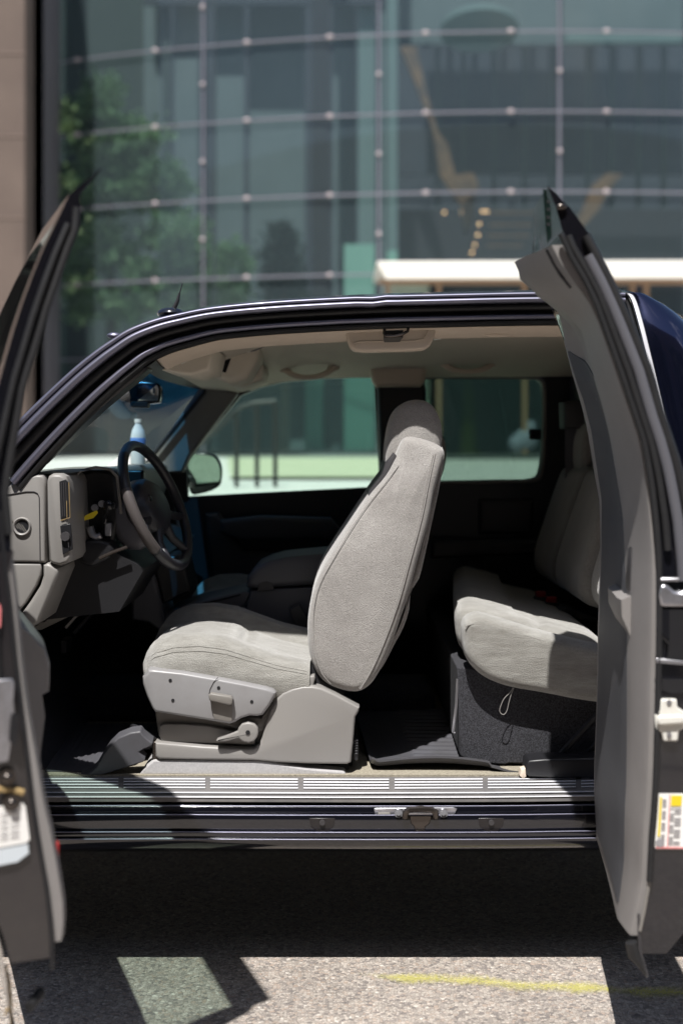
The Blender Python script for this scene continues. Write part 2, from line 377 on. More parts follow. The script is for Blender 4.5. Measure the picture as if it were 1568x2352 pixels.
def uvs(pts, Y, n=0, closed=True):
    if n: pts = [(p.x, p.y) for p in smooth(pts, n, closed)]
    return [W(u, v, Y) for u, v in pts]
def inset(P, r):
    """inset an XZ outline (list of Vectors) by r metres"""
    n = len(P); ar = sum(P[i].x*P[(i+1) % n].z-P[(i+1) % n].x*P[i].z for i in range(n)); sg = 1 if ar > 0 else -1
    out = []
    for i in range(n):
        e1 = P[i]-P[i-1]; e2 = P[(i+1) % n]-P[i]
        n1 = Vector((-e1.z, 0, e1.x)); n2 = Vector((-e2.z, 0, e2.x))
        if n1.length > 1e-9: n1.normalize()
        if n2.length > 1e-9: n2.normalize()
        q = n1+n2
        if q.length < 1e-6: q = n1
        q.normalize(); k = max(.5, q.dot(n1))
        out.append(P[i]+q*sg*r/k)
    return out
def pillow(mb, P, Y0, Y1, r, puff=0., ry=None, n=5, yfun=None):
    """closed padded solid: the XZ outline P, from Y0 to Y1, edges rounded by r; faces bulge by puff"""
    ry = ry or r; rings = []
    for k in range(n+1):
        a = math.pi/2*k/n
        rings.append((inset(P, r*(1-math.sin(a))), Y0+ry*(1-math.cos(a))))
    rings = [(p, y) for p, y in rings]
    back = [(p, Y1-(y-Y0)) for p, y in reversed(rings)]
    cen = Vector((sum(p.x for p in P)/len(P), 0, sum(p.z for p in P)/len(P)))
    front = []
    if puff:
        for s_, q in ((.0, 1.), (.35, .9), (.65, .62), (.88, .22)):
            front.append(([cen+(p-cen)*s_ for p in rings[0][0]], Y0-puff*q))
        back += [(p, Y1+(Y0-y)) for p, y in reversed(front)]
    allr = front+rings+back
    rows = []
    for p, y in allr:
        rows.append([Vector((q.x, (yfun(q.x, y, q.z) if yfun else y), q.z)) for q in p])
    mb.grid(rows, cu=True, caps=not puff)
    return mb
def holes_plate(outer, holes, off):
    """planar plate with holes (lists of Vectors), thickened by off; returns MB"""
    bm = bmesh.new()
    def loop(ps):
        vs = [bm.verts.new(p) for p in ps]
        return [bm.edges.new((vs[i], vs[(i+1) % len(vs)])) for i in range(len(vs))]
    es = loop(outer)
    for h in holes: es += loop(h)
    bmesh.ops.triangle_fill(bm, use_beauty=True, edges=es)
    r = bmesh.ops.extrude_face_region(bm, geom=bm.faces[:])
    bmesh.ops.translate(bm, vec=Vector(off), verts=[g for g in r['geom'] if isinstance(g, bmesh.types.BMVert)])
    bm.verts.index_update()
    mb = MB(); mb.add([v.co.copy() for v in bm.verts], [tuple(v.index for v in f.verts) for f in bm.faces]); bm.free()
    return mb
def interp(tab, x):
    if x <= tab[0][0]: return tab[0][1]
    for (a, b), (c, d) in zip(tab, tab[1:]):
        if x <= c: return b+(d-b)*(x-a)/(c-a) if c > a else d
    return tab[-1][1]
def place(*a, **k): pass

# ================================================================ GROUND
def sheet(name, x0, x1, y0, y1, z, m, kind='structure', nx=1, ny=1):
    mb = MB(); rows = [[(x0+(x1-x0)*i/nx, y0+(y1-y0)*j/ny, z) for i in range(nx+1)] for j in range(ny+1)]
    mb.grid(rows); return mb.build(name, m, kind=kind)
sheet('ground', -300, 300, -300, 300, -.012, 'concrete')
sheet('road', -60, 60, -9, 3.6, 0, 'asphalt')
dL = CZ*F/(2240-HV)-D; dR = CZ*F/(2288-HV)-D
xl = (780-CU)*(D+dL)/F; xr_ = (1600-CU)*(D+dR)/F
mb = MB(); hw = .052; N = 24; rows = []
for j in range(2):
    rows.append([(xl+(xr_-xl)*i/N, dL+(dR-dL)*i/N+.002*math.sin(i*.9)+(hw if j else -hw), .004) for i in range(N+1)])
mb.grid(rows); yl = mb.build('painted_line', 'worn_yellow', kind='structure')
uvl = yl.data.uv_layers.new(name='UVMap'); org = yl.location
for lp in yl.data.loops:
    p = yl.data.vertices[lp.vertex_index].co+org; f = (p.x-xl)/(xr_-xl)
    yc = dL+(dR-dL)*f+.002*math.sin(f*N*.9)
    uvl.data[lp.index].uv = (f, (p.y-yc)/(2*hw)+.5)
# far side of the street: kerb, pavement, low wall, raised forecourt
mb = MB(); mb.box((-60, 3.6, 0), (60, 3.85, .15)); mb.build('kerb', 'concrete', bevel=.02, kind='structure')
mb = MB(); mb.add([(-60, 3.85, .14), (60, 3.85, .14), (60, 5.0, .16), (-60, 5.0, .16)], [(0, 1, 2, 3)]); mb.build('pavement', 'pave', kind='structure')
WZ = .96
mb = MB(); mb.box((-60, 5.0, .1), (60, 5.3, WZ-.03)); mb.box((-60, 4.97, WZ-.03), (60, 5.34, WZ+.03))
tag(mb.build('retaining_wall', 'concrete', bevel=.01), 'low pale concrete wall edging the raised forecourt across the street', 'wall')
def fz(y): return WZ+.01+(1.10-WZ)*(y-5.3)/(21.5-5.3)
mb = MB(); mb.add([(-60, 5.34, fz(5.34)), (60, 5.34, fz(5.34)), (60, 60, 1.10), (-60, 60, 1.10)], [(0, 1, 2, 3)]); mb.build('forecourt', 'pave', kind='structure')
mb = MB(); mb.add([(-1.1, 9.2, fz(9.2)+.01), (.75, 9.2, fz(9.2)+.01), (.9, 17.6, fz(17.6)+.01), (-1.9, 17.6, fz(17.6)+.01)], [(0, 1, 2, 3)])
mb.build('planting_bed', 'pave_green', kind='structure')

# ================================================================ TRUCK
T = empty('pickup_truck', (0, .9, 0), None, 'dark navy extended-cab pickup truck with both left-side doors swung wide open', 'pickup truck')
def P(mb, name, m, **k): return mb.build(name, m, T, **k)

# -- side frame of the cab: swept along the door opening
path = smooth([(-40, 1052), (0, 1008), (47, 959), (102, 905), (164, 848), (213, 808), (250, 782), (295, 754), (353, 732), (410, 718), (492, 703), (643, 689), (855, 678), (1000, 674), (1250, 669), (1436, 671)], 5)
PY = [(-40, .065), (200, .08), (410, .10), (1440, .11)]; PS = [(-40, 1.55), (213, 1.34), (353, 1.12), (492, 1.0), (1440, 1.0)]
def path_sweep(sec, u0=-1e9, u1=1e9, dent=None):
    rows = []
    q = [p for p in path if u0 <= p.x <= u1]
    for i, p in enumerate(q):
        Y = interp(PY, p.x); s = interp(PS, p.x); d = D+Y
        t = (q[min(i+1, len(q)-1)]-q[max(i-1, 0)]); t.normalize(); nrm = Vector((-t.y, t.x, 0))   # pointing down/inward in the picture
        if nrm.y < 0: nrm = -nrm
        row = []
        for n, y in sec:
            nn = n
            if dent:
                for du, w_, a_ in dent: nn += a_*math.exp(-((p.x-du)/w_)**2)
            w = W(p.x+nrm.x*nn*s, p.y+nrm.y*nn*s, Y); w.y += y; row.append(w)
        rows.append(row)
    return MB().grid(rows)
dn = [(855, 9, 2.2), (876, 12, -1.6)]
P(path_sweep([(2, .10), (-2, .05), (-1, .02), (-.5, .010)]+[(4.6-4.8*math.cos(math.pi*k/8), .010-.010*math.sin(math.pi*k/8)) for k in range(9)]+[(17.4-6.9*math.cos(math.pi*k/10), .010-.013*math.sin(math.pi*k/10)) for k in range(11)]+[(25, .04)], dent=dn), 'roof_rail', 'paint_frame', smooth=60)
P(path_sweep([(24, .045), (25, .026), (28, .018), (33, .016), (38, .019), (40, .028), (41, .06)]), 'door_seal', 'rubber', smooth=60)
P(path_sweep([(39, .06), (41, .052), (47, .052), (49, .06)]), 'rain_channel', 'black')
P(path_sweep([(47.5, .06)]+[(54.3-6.6*math.cos(math.pi*k/10), .034-.014*math.sin(math.pi*k/10)) for k in range(11)]+[(61, .06)], dent=[(835, 20, 1.5), (800, 30, -1.2)]), 'door_flange', 'paint_frame', smooth=60)
P(path_sweep([(60, .06), (61.5, .038), (64, .030), (69, .030), (72, .038), (73, .062)]), 'opening_seal', 'rubber', smooth=60)
P(path_sweep([(71, .065), (74, .06), (84, .085), (91, .13), (93, .16)], u0=318), 'headliner_edge', 'tan', smooth=60)
# near pillar trim
P(MB().prism(uvs([(-10, 1140), (30, 1086), (105, 1010), (180, 935), (240, 876), (300, 838), (322, 832), (341, 846), (300, 880), (232, 936), (160, 1002), (92, 1066), (48, 1092), (20, 1120)], .14), (0, .10, 0)), 'pillar_trim', 'trim_black', bevel=.008)
# roof skin
rows = []
for Y, cz in ((.165, -.004), (.26, .022), (.5, .045), (.86, .055), (1.2, .045), (1.46, .022), (1.56, 0)):
    row = []
    for p in path:
        if p.x < 238: continue
        w = W(p.x, p.y, interp(PY, p.x)); x = w.x+(.0 if p.x > 420 else -.0)
        row.append(Vector((x, Y, w.z+cz)))
    row += [Vector((.86, Y, 1.745+cz)), Vector((.93, Y, 1.71+cz*.8)), Vector((.97, Y, 1.63+cz*.5))]
    rows.append(row)
P(MB().grid(rows), 'roof_panel', 'paint', smooth=70)
# bulged front corner of the roof and aerials
mb = MB(); c = W(392, 716, .3)
mb.ball(c+Vector((0, 0, -.004)), .03, 8, (1.3, 1.1, .55))
b = P(mb, 'antenna_base', 'paint')
mb = MB(); mb.tube([c+Vector((.008, 0, .008)), W(408, 690, .3), W(412, 672, .3)], [.0065, .0055, .003], 8); mb.tube([W(412, 674, .3), W(419, 650, .3)], .0016, 6)
mb.build('antenna', 'rubber', b)
mb = MB(); mb.ball(W(262, 770, .1), .014, 6, (1.4, 1, .6)); P(mb, 'rail_end_cap', 'paint_frame')

# -- windscreen, far pillar
wsN = [(-.98, 1.20), (-.90, 1.272), (-.70, 1.43), (-.515, 1.585)]
rows = [[Vector((x-.05*math.sin(math.pi*(Y-.1)/1.5)*(1 if i < 3 else .9), Y, z)) for i, (x, z) in enumerate(wsN)] for Y in [.14+.12*k for k in range(13)]]
P(MB().grid(rows), 'windscreen', 'glass_shield', smooth=80)
rows = [[Vector((x+dx-.045*math.sin(math.pi*(Y-.1)/1.5), Y, z+dz)) for dx, dz in ((-.012, -.02), (.02, .0), (.012, .02), (-.02, 0))] for Y in [.14+.12*k for k in range(13)] for x, z in ((-.51, 1.59),)]
P(MB().grid(rows, cu=True), 'windscreen_header', 'trim_dark')
P(MB().prism(uvs([(462, 882), (548, 902), (434, 1050), (420, 1086), (300, 1094), (335, 1068), (400, 975)], 1.52), (0, .08, 0)), 'far_pillar', 'trim_mid', bevel=.01)
P(MB().tube(uvs([(470, 880), (468, 900), (330, 1072)], 1.50, closed=False), .008, 6), 'windscreen_seal', 'black')

# -- headliner
nearZ = [(-.56, 1.58), (-.44, 1.637), (-.32, 1.66), (-.15, 1.678), (.9, 1.69)]; farZ = [(-.52, 1.57), (-.395, 1.556), (-.24, 1.598), (-.07, 1.614), (.9, 1.62)]
def ceil(x, y):
    f = (y-.2)/1.35; f = min(1, max(0, f))
    return interp(nearZ, x)*(1-f)+interp(farZ, x)*f+.045*math.sin(math.pi*f)**.7*min(1, max(.0, (x+.52)/.3))
rows = [[Vector((x, y, ceil(x, y))) for x in [-.52+.03*k for k in range(49)]] for y in [.22+.0333*k for k in range(41)]]
P(MB().grid(rows), 'headliner', 'headliner', smooth=80)
mb = MB(); mb.box((.87, .16, .45), (.93, 1.6, 1.70)); P(mb, 'rear_wall', 'trim_dark', bevel=.02)

# -- far side of the cab
Yf = 1.58
fw = [(553, 908), (600, 889), (650, 877), (740, 869), (848, 865), (859, 872), (864, 960), (872, 1118), (800, 1122), (700, 1127), (560, 1134), (430, 1141), (428, 1062), (485, 990)]
rw = smooth([(990, 869), (1100, 869), (1205, 869), (1236, 874), (1246, 900), (1246, 1000), (1240, 1075), (1222, 1099), (1150, 1102), (1050, 1104), (990, 1104), (977, 1092), (975, 1000), (975, 885)], 3, True)
rw = [(p.x, p.y) for p in rw]
out = [(150, 1750), (150, 1110), (330, 1094), (440, 1040), (545, 896), (640, 868), (860, 852), (1250, 848), (1395, 850), (1395, 1750)]
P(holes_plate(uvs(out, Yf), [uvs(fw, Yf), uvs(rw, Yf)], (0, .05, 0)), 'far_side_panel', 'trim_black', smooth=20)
P(MB().prism(uvs(fw, Yf+.03), (0, .004, 0)), 'far_window', 'glass_far', smooth=0)
P(MB().prism(uvs(rw, Yf+.03), (0, .004, 0)), 'far_window', 'glass_side', smooth=0, label='lightly tinted far rear quarter window')
mb = MB(); mb.tube(uvs([(a*1+ (4 if a > 1100 else -4), b+(4 if b > 1000 else -3)) for a, b in rw], Yf-.01), .008, 6, closed=True); P(mb, 'window_seal', 'trim_mid')
mb = MB(); mb.box(tuple(W(1216, 1010, Yf-.03)), tuple(W(1240, 985, Yf+.0))); P(mb, 'window_latch', 'black_gloss', bevel=.006)
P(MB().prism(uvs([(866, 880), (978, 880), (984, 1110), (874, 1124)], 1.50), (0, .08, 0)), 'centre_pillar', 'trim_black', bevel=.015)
pts = uvs([(848, 842), (860, 836), (965, 836), (980, 844), (976, 875), (966, 888), (864, 888), (855, 876)], 1.44)
P(pillow(MB(), pts, 1.42, 1.52, .02), 'pillar_cover', 'tan')
# far door trims
for nm, pl, y0, m_ in (('far_door_armrest', [(505, 1195), (600, 1185), (760, 1190), (780, 1215), (760, 1240), (560, 1245), (505, 1225)], 1.46, 'trim_dark'),
                  ('far_door_pocket', [(470, 1180), (500, 1178), (560, 1262), (740, 1270), (740, 1400), (490, 1400)], 1.52, 'trim_dark'),
                  ('far_speaker_panel', [(1100, 1148), (1225, 1148), (1225, 1228), (1100, 1228)], 1.545, 'trim_dark'),
                  ('far_rear_armrest', [(990, 1240), (1235, 1240), (1238, 1275), (990, 1285)], 1.50, 'trim_dark')):
    P(pillow(MB(), uvs(pl, y0), y0, y0+.09, .02), nm, m_)
# far mirror
mb = MB(); pl = smooth([(430, 1045), (455, 1040), (492, 1045), (508, 1070), (508, 1105), (495, 1122), (460, 1134), (436, 1128)], 3, True)
pp = [W(p.x, p.y, 1.78) for p in pl]
cc = sum(pp, Vector())/len(pp)
mb.grid([[q+Vector((0, -.01, 0)) for q in pp], [q+Vector((0, .03, 0)) for q in pp], [cc+(q-cc)*.8+Vector((-.02, .08, 0)) for q in pp]], cu=True, caps=True)
o = P(mb, 'far_side_mirror', 'black_gloss', bevel=.006)
mb = MB(); cc = sum(pp, Vector())/len(pp); q2 = [cc+(q-cc)*.9 for q in pp]
q2 = [q+Vector((0, -.020+(q.x-cc.x)*.12-(q.z-cc.z)*.10, 0)) for q in q2]; mb.add(q2, [tuple(range(len(q2)))]); mb.build('mirror_glass', 'mirror', o)
mb = MB(); mb.tube([W(425, 1105, 1.62), W(440, 1110, 1.74)], .02, 8); mb.build('mirror_arm', 'trim_black', o)

# -- floor, tunnel, bulkhead
mb = MB(); mb.box((-1.05, .15, .40), (.93, 1.60, .484)); P(mb, 'cab_floor', 'carpet')
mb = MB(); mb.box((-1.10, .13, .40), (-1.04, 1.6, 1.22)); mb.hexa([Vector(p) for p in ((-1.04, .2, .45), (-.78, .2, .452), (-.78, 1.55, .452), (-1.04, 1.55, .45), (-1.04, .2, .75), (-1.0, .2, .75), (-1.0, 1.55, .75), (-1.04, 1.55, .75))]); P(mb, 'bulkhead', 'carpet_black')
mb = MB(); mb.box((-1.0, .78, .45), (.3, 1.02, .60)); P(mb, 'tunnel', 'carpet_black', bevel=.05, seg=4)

# -- sill plate with its ribs
def uX(u, Y): return (u-CU)*(D+Y)/F
def sec_sweep(sec, u0, u1, dent=None):
    """sec: (v, Y) points down the picture, swept along the sill"""
    us = [u0+(u1-u0)*k/40 for k in range(41)]
    rows = [[W(u, v+(interp(SAG, u)), Y) for v, Y in sec] for u in us]
    return MB().grid(rows)
SAG = [(60, 0), (400, 0), (850, 1.5), (1200, 0), (1500, -4)]
P(sec_sweep([(1779, .17), (1782, .155), (1822, .045), (1826, .038), (1829, .03), (1832, .018), (1842, .016), (1844, .03), (1846, .06)], 40, 1480), 'sill_plate', 'plate', smooth=40)
def ribs(u0, u1, vs):
    mb = MB()
    for v, Y in vs:
        mb.grid([[W(u, v+interp(SAG, u)+dv, Y+dy) for dv, dy in ((-1.9, .004), (-1.7, -.004), (-.6, -.008), (1.0, -.009), (1.9, -.003), (2, .004))] for u in (u0, u0+(u1-u0)*.25, u0+(u1-u0)*.5, u0+(u1-u0)*.75, u1)], caps=True)
    return mb
sg = [60, 272, 284, 471, 483, 684, 697, 893, 906, 1108, 1120, 1322, 1334, 1470]
RV = [(1789.5, .134), (1796, .115), (1802.5, .097), (1809.5, .078)]
for a, b in zip(sg[::2], sg[1::2]): P(ribs(a, b, RV), 'step_rib', 'plate_rib')
P(ribs(40, 1478, [(1821, .047), (1831, .024)]), 'sill_edge_strip', 'plate_rib')
# -- rocker panel
sec = [(1838, .06), (1846, .055), (1849, .030), (1851, .014), (1852.5, .010), (1854, .009), (1870, .0088), (1871.2, .006), (1872, -.005), (1873, -.0095), (1875, -.0105), (1890, -.0100), (1905, -.0105), (1909.5, -.011), (1910.5, -.014), (1911.3, -.0235), (1912.2, -.0262), (1913.5, -.0266), (1925, -.0262), (1926.5, -.028), (1927.5, -.034), (1928.5, -.0365), (1930, -.037), (1940, -.034), (1950, -.02), (1956, .01), (1958, .10)]
P(sec_sweep(sec, -100, 1600), 'rocker_panel', 'paint', smooth=50)
for v_, y_ in ((1851.3, .013), (1872.2, -.0085), (1911.8, -.0258), (1928.3, -.0365)): P(MB().tube([W(u, v_+interp(SAG, u)+.3*math.sin(u*.013), y_) for u in [-100+42.5*k for k in range(41)]], .0016, 8), 'rocker_glint', 'paint_frame', smooth=80)  # pale beads added along the edges to paint in their sun glints
mb = MB(); mb.box((-1.2, .14, .345), (1.1, 1.7, .40)); P(mb, 'underbody', 'black')
# striker assembly
mb = MB(); mb.prism([W(u, v, .004) for u, v in [(858, 1858), (866, 1857), (1040, 1855), (1050, 1859), (1042, 1876), (1010, 1880), (880, 1882), (862, 1880)]], (0, .02, 0)); s = P(mb, 'latch_striker', 'steel', bevel=.002)
def sub(mb, n, m_, par, **k): return mb.build(n, m_, par, **k)
mb = MB(); mb.box(tuple(W(868, 1880, -.004)), tuple(W(895, 1862, .02))); sub(mb, 'drain_cover', 'trim_mid', s, bevel=.001)
for u in (915, 1018):
    mb = MB(); mb.cyl(W(u, 1870, -.004), (0, -1, .35), .0105, .016, 12); mb.cyl(W(u, 1869, -.012), (0, -1, .35), .0065, .012, 6); sub(mb, 'bolt', 'steel', s)
lp = [(930, 1876), (931, 1866), (940, 1860), (965, 1859), (990, 1860), (1000, 1866), (1001, 1876)]
mb = MB(); mb.tube([W(u, v, -.020) for u, v in lp]+[W(992, 1878, .0), W(938, 1878, .0)], .0085, 8, closed=True); sub(mb, 'loop', 'steel_dark', s)
mb = MB(); mb.prism([W(u, v, -.012) for u, v in [(940, 1874), (992, 1874), (986, 1893), (977, 1900), (975, 1911), (953, 1911), (950, 1899), (943, 1892)]], (0, .012, 0)); sub(mb, 'guide', 'steel_dark', s, bevel=.002)
for u in (740, 1128):
    mb = MB(); pl = [(u-30, 1884), (u-30, 1880), (u+29, 1880), (u+27, 1898), (u+14, 1910), (u-8, 1912), (u-25, 1902)]
    mb.prism([W(a, b, -.011) for a, b in pl], (0, .01, 0)); o = P(mb, 'rocker_plug', 'plug', bevel=.001)
    mb = MB(); mb.cyl(W(u, 1890, -.014), (0, 1, 0), .007, .006, 12); sub(mb, 'plug_button', 'trim_dark', o)

# ---------------------------------------------------------------- body round the opening
mb = MB(); mb.box((-1.06, .0, .36), (-.90, .14, 1.24)); P(mb, 'hinge_pillar', 'paint', bevel=.02)
strip = smooth([(1425, 671), (1444, 674), (1456, 690), (1470, 735), (1490, 815), (1516, 925), (1544, 1055), (1568, 1180), (1586, 1320), (1592, 1480), (1590, 1700), (1580, 1850), (1560, 1930)], 4)
SYt = [(670, .12), (760, .07), (1100, .0), (1900, 0)]
def strp(dx, yo): return [W(p.x+dx, p.y, interp(SYt, p.y)+yo) for p in strip]
P(MB().grid([strp(d_, y_) for d_, y_ in ((-9, .03), (-8, .012), (-5, .002), (0, 0), (4, .004), (6, .02))]), 'door_jamb_edge', 'plate_rib', smooth=60)
P(MB().grid([strp(d_, y_) for d_, y_ in ((-24, .05), (-20, .02), (-15, .016), (-10, .03))]), 'jamb_seal', 'rubber', smooth=60)
P(MB().grid([strp(d_, y_) for d_, y_ in ((-95, .16), (-60, .14), (-30, .06), (-22, .05))]), 'rear_pillar', 'paint_frame', smooth=60)
rows = []
for k in range(28):
    f = k/27; i = f*(len(strip)-1); a = strip[int(i)]; b = strip[min(int(i)+1, len(strip)-1)]; p = a.lerp(b, i-int(i))
    y0 = interp(SYt, p.y); w = W(p.x+6, p.y, y0+.004)
    xr = interp([(.3, 1.0), (1.2, 1.0), (1.5, .985), (1.62, .955), (1.68, .925), (1.73, .885), (1.78, .80)], w.z)
    xr = max(xr, w.x+.004)
    row = [w]
    for g in (.08, .25, .5, .75, .9, 1.0):
        row.append(Vector((w.x+(xr-w.x)*g, y0+.0+(.05*g**4), w.z-(.012*g if k == 0 else 0))))
    row += [Vector((xr+.012, y0+.09, w.z)), Vector((xr+.018, y0+.2, w.z)), Vector((xr+.02, .9, w.z+(.03 if k < 2 else 0)))]
    rows.append(row)
rows = [[Vector((p.x, p.y+.14, p.z+.022)) for p in rows[0]], [Vector((p.x, p.y+.05, p.z+.014)) for p in rows[0]]]+rows
P(MB().grid(rows), 'cab_corner', 'paint_navy', smooth=80)
# rest of the body, beyond the frame
def fender(x0, x1, zt, zb, cx, wr):
    o_ = [Vector((x0, 0, zb)), Vector((x0, 0, zt-.05)), Vector((x0+.05, 0, zt)), Vector((x1-.03, 0, zt)), Vector((x1, 0, zt-.03)), Vector((x1, 0, zb))]
    arc = [Vector((cx+(wr)*math.cos(a), 0, .37+wr*math.sin(a))) for a in [R(-2+184*k/16) for k in range(17)]]
    arc = [Vector((p.x, 0, max(p.z, zb))) for p in arc]
    return o_+arc
for nm, x0, x1, zt, cx in (('front_wing', -2.45, -1.08, 1.13, -1.72), ('bed_side', 1.08, 3.05, 1.17, 1.95)):
    for ys, yo in ((-.03, .07), (1.70, .07)):
        pl = [Vector((p.x, ys, p.z)) for p in fender(x0, x1, zt, .40, cx, .44)]
        P(MB().prism(pl, (0, yo, 0)), nm, 'paint', bevel=.02)
rows = [[Vector((x, y, z-.06*abs((y-.85)/.9)**3)) for y in [0.0+.17*k for k in range(11)]] for x, z in ((-2.52, .95), (-2.48, 1.08), (-2.3, 1.14), (-1.6, 1.20), (-1.0, 1.24))]
P(MB().grid(rows), 'bonnet', 'paint', smooth=60)
mb = MB(); mb.box((-2.6, -.02, .42), (-2.42, 1.76, .74)); mb.box((-2.5, .02, .74), (-2.44, 1.72, 1.02)); P(mb, 'front_bumper', 'steel', bevel=.03)
mb = MB(); mb.box((1.1, .04, .62), (3.05, 1.70, .68)); mb.box((1.06, .04, .5), (1.12, 1.70, 1.16)); mb.box((2.98, .04, .5), (3.06, 1.7, 1.16)); P(mb, 'load_bed', 'paint', bevel=.01)
for cx in (-1.72, 1.95):
    for cy in (.13, 1.60):
        w_ = P(MB().grid([[Vector((cx+r*math.cos(a), cy+y, .37+r*math.sin(a))) for r, y in ((.20, -.1), (.30, -.125), (.355, -.11), (.37, -.07), (.37, .07), (.355, .11), (.30, .125), (.20, .1))] for a in [2*math.pi*k/32 for k in range(32)]], cv=True, cu=True), 'wheel', 'tyre')
        mb = MB(); mb.cyl((cx, cy, .37), (0, 1, 0), .205, .16, 28); mb.cyl((cx, cy-.09 if cy < 1 else cy+.09, .37), (0, 1, 0), .05, .05, 16)
        for k in range(5):
            a = 2*math.pi*k/5; mb.box((cx+.12*math.cos(a)-.03, cy-.095, .37+.12*math.sin(a)-.03), (cx+.12*math.cos(a)+.03, cy+.095, .37+.12*math.sin(a)+.03))
        sub(mb, 'rim', 'steel', w_)

# ================================================================ DRIVER'S SEAT
S = empty('driver_seat', (-.25, .45, .47), T, 'grey velour driver seat with plastic side shields')
def Q(mb, name, m, par=S, **k): return mb.build(name, m, par, **k)
YS = .165
# tall side valance with lower rail
o_ = [(357, 1703), (470, 1712), (560, 1717), (585, 1716), (597, 1706), (603, 1690), (609, 1662), (621, 1630), (634, 1605), (650, 1590), (672, 1580), (697, 1574), (718, 1574), (740, 1579), (770, 1593), (825, 1624), (823, 1634), (816, 1645), (811, 1700), (806, 1749), (797, 1754), (706, 1753), (640, 1750), (583, 1745), (470, 1744), (366, 1742), (358, 1736)]
P_ = uvs(o_, YS); Q(pillow(MB(), P_, YS-.012, YS+.05, .007, ry=.010, n=4), 'side_valance', 'trim_grey', smooth=30)
o_ = [(640, 1600), (641, 1588), (655, 1570), (672, 1560), (722, 1551), (724, 1556), (720, 1572), (722, 1590), (700, 1600)]
Q(pillow(MB(), uvs(o_, YS+.01), YS+.004, YS+.04, .005, n=3), 'valance_lip', 'trim_grey')
o_ = [(355, 1630), (364, 1690), (372, 1701), (384, 1706), (600, 1712), (625, 1660), (640, 1620), (630, 1612), (480, 1640)]
Q(pillow(MB(), uvs(o_, YS+.03), YS+.026, YS+.07, .006, n=3), 'inner_valance', 'trim_mid')
o_ = [(366, 1668), (376, 1663), (420, 1663), (480, 1668), (560, 1684), (586, 1700), (586, 1712), (372, 1704), (365, 1690)]
Q(pillow(MB(), uvs(o_, YS+.012), YS+.010, YS+.05, .004, n=3), 'lower_valance', 'trim_grey')
# cushion side shield
sh = [(337, 1545), (341, 1536), (354, 1535), (420, 1542), (501, 1556), (560, 1567), (612, 1578), (628, 1583), (634, 1590), (631, 1600), (620, 1620), (604, 1641), (592, 1644), (574, 1643), (555, 1649), (540, 1658), (528, 1662), (505, 1658), (470, 1652), (357, 1634), (350, 1625), (338, 1598), (329, 1570), (328, 1553)]
Q(pillow(MB(), uvs(sh, YS-.02), YS-.035, YS+.03, .009, ry=.014, n=5), 'cushion_shield', 'trim_silver', smooth=32)
o_ = [(480, 1652), (530, 1661), (555, 1651), (575, 1646), (600, 1650), (635, 1600), (638, 1590), (648, 1598), (632, 1630), (612, 1672), (598, 1680), (570, 1672), (540, 1672)]
Q(pillow(MB(), uvs(o_, YS+.01), YS+.006, YS+.05, .004, n=2), 'shield_underlip', 'trim_mid')
for u, v in ((391, 1563), (397, 1609), (502, 1580), (578, 1612), (498, 1627)):
    mb = MB(); mb.cyl(W(u, v, YS-.0352), (0, 1, 0), .0044, .0024, 14); h_ = Q(mb, 'screw_recess', 'black')
# power switch
mb = MB(); pillow(mb, uvs([(482, 1598), (534, 1610), (533, 1656), (525, 1659), (492, 1652), (485, 1630)], YS-.04), YS-.040, YS-.03, .002, n=2); Q(mb, 'switch_plate', 'trim_mid')
mb = MB(); pillow(mb, uvs([(479, 1597), (484, 1592), (531, 1600), (535, 1605), (533, 1618), (527, 1620), (481, 1609)], YS-.055), YS-.060, YS-.036, .004, n=3); Q(mb, 'seat_switch', 'trim_mid')
Q(MB().tube([W(501, 1556, YS-.036), W(490, 1568, YS-.036), W(482, 1584, YS-.036), W(480, 1595, YS-.036)], .0008, 5), 'shield_seam', 'trim_dark')
# recliner lever
lev = [(594, 1681), (592, 1670), (584, 1661), (570, 1657), (556, 1661), (548, 1671), (546, 1678), (500, 1696), (497, 1700), (499, 1702), (520, 1702), (548, 1694), (556, 1701), (570, 1705), (584, 1701), (591, 1692)]
Q(pillow(MB(), uvs(lev, YS-.02), YS-.032, YS-.004, .005, ry=.007, n=4), 'recliner_lever', 'trim_grey')
mb = MB(); mb.cyl(W(569, 1683, YS-.033), (0, 1, 0), .006, .003, 14); Q(mb, 'lever_screw', 'black')
mb = MB(); mb.box(tuple(W(354, 1742, YS+.04)), tuple(W(366, 1704, YS-.0))); Q(mb, 'rail_end', 'steel_dark', bevel=.003)
mb = MB(); mb.box(tuple(W(812, 1735, YS+.08)), tuple(W(822, 1700, YS+.02)));
for k in range(6): mb.box(tuple(W(811, 1733-k*6, YS+.02)), tuple(W(823, 1730-k*6, YS+.016)))
Q(mb, 'adjuster_motor', 'trim_black', bevel=.002)
mb = MB(); mb.box((-.50, .24, .455), (.03, .64, .62)); mb.box((-.49, .2, .455), (.02, .24, .50)); Q(mb, 'seat_base', 'black', bevel=.01)
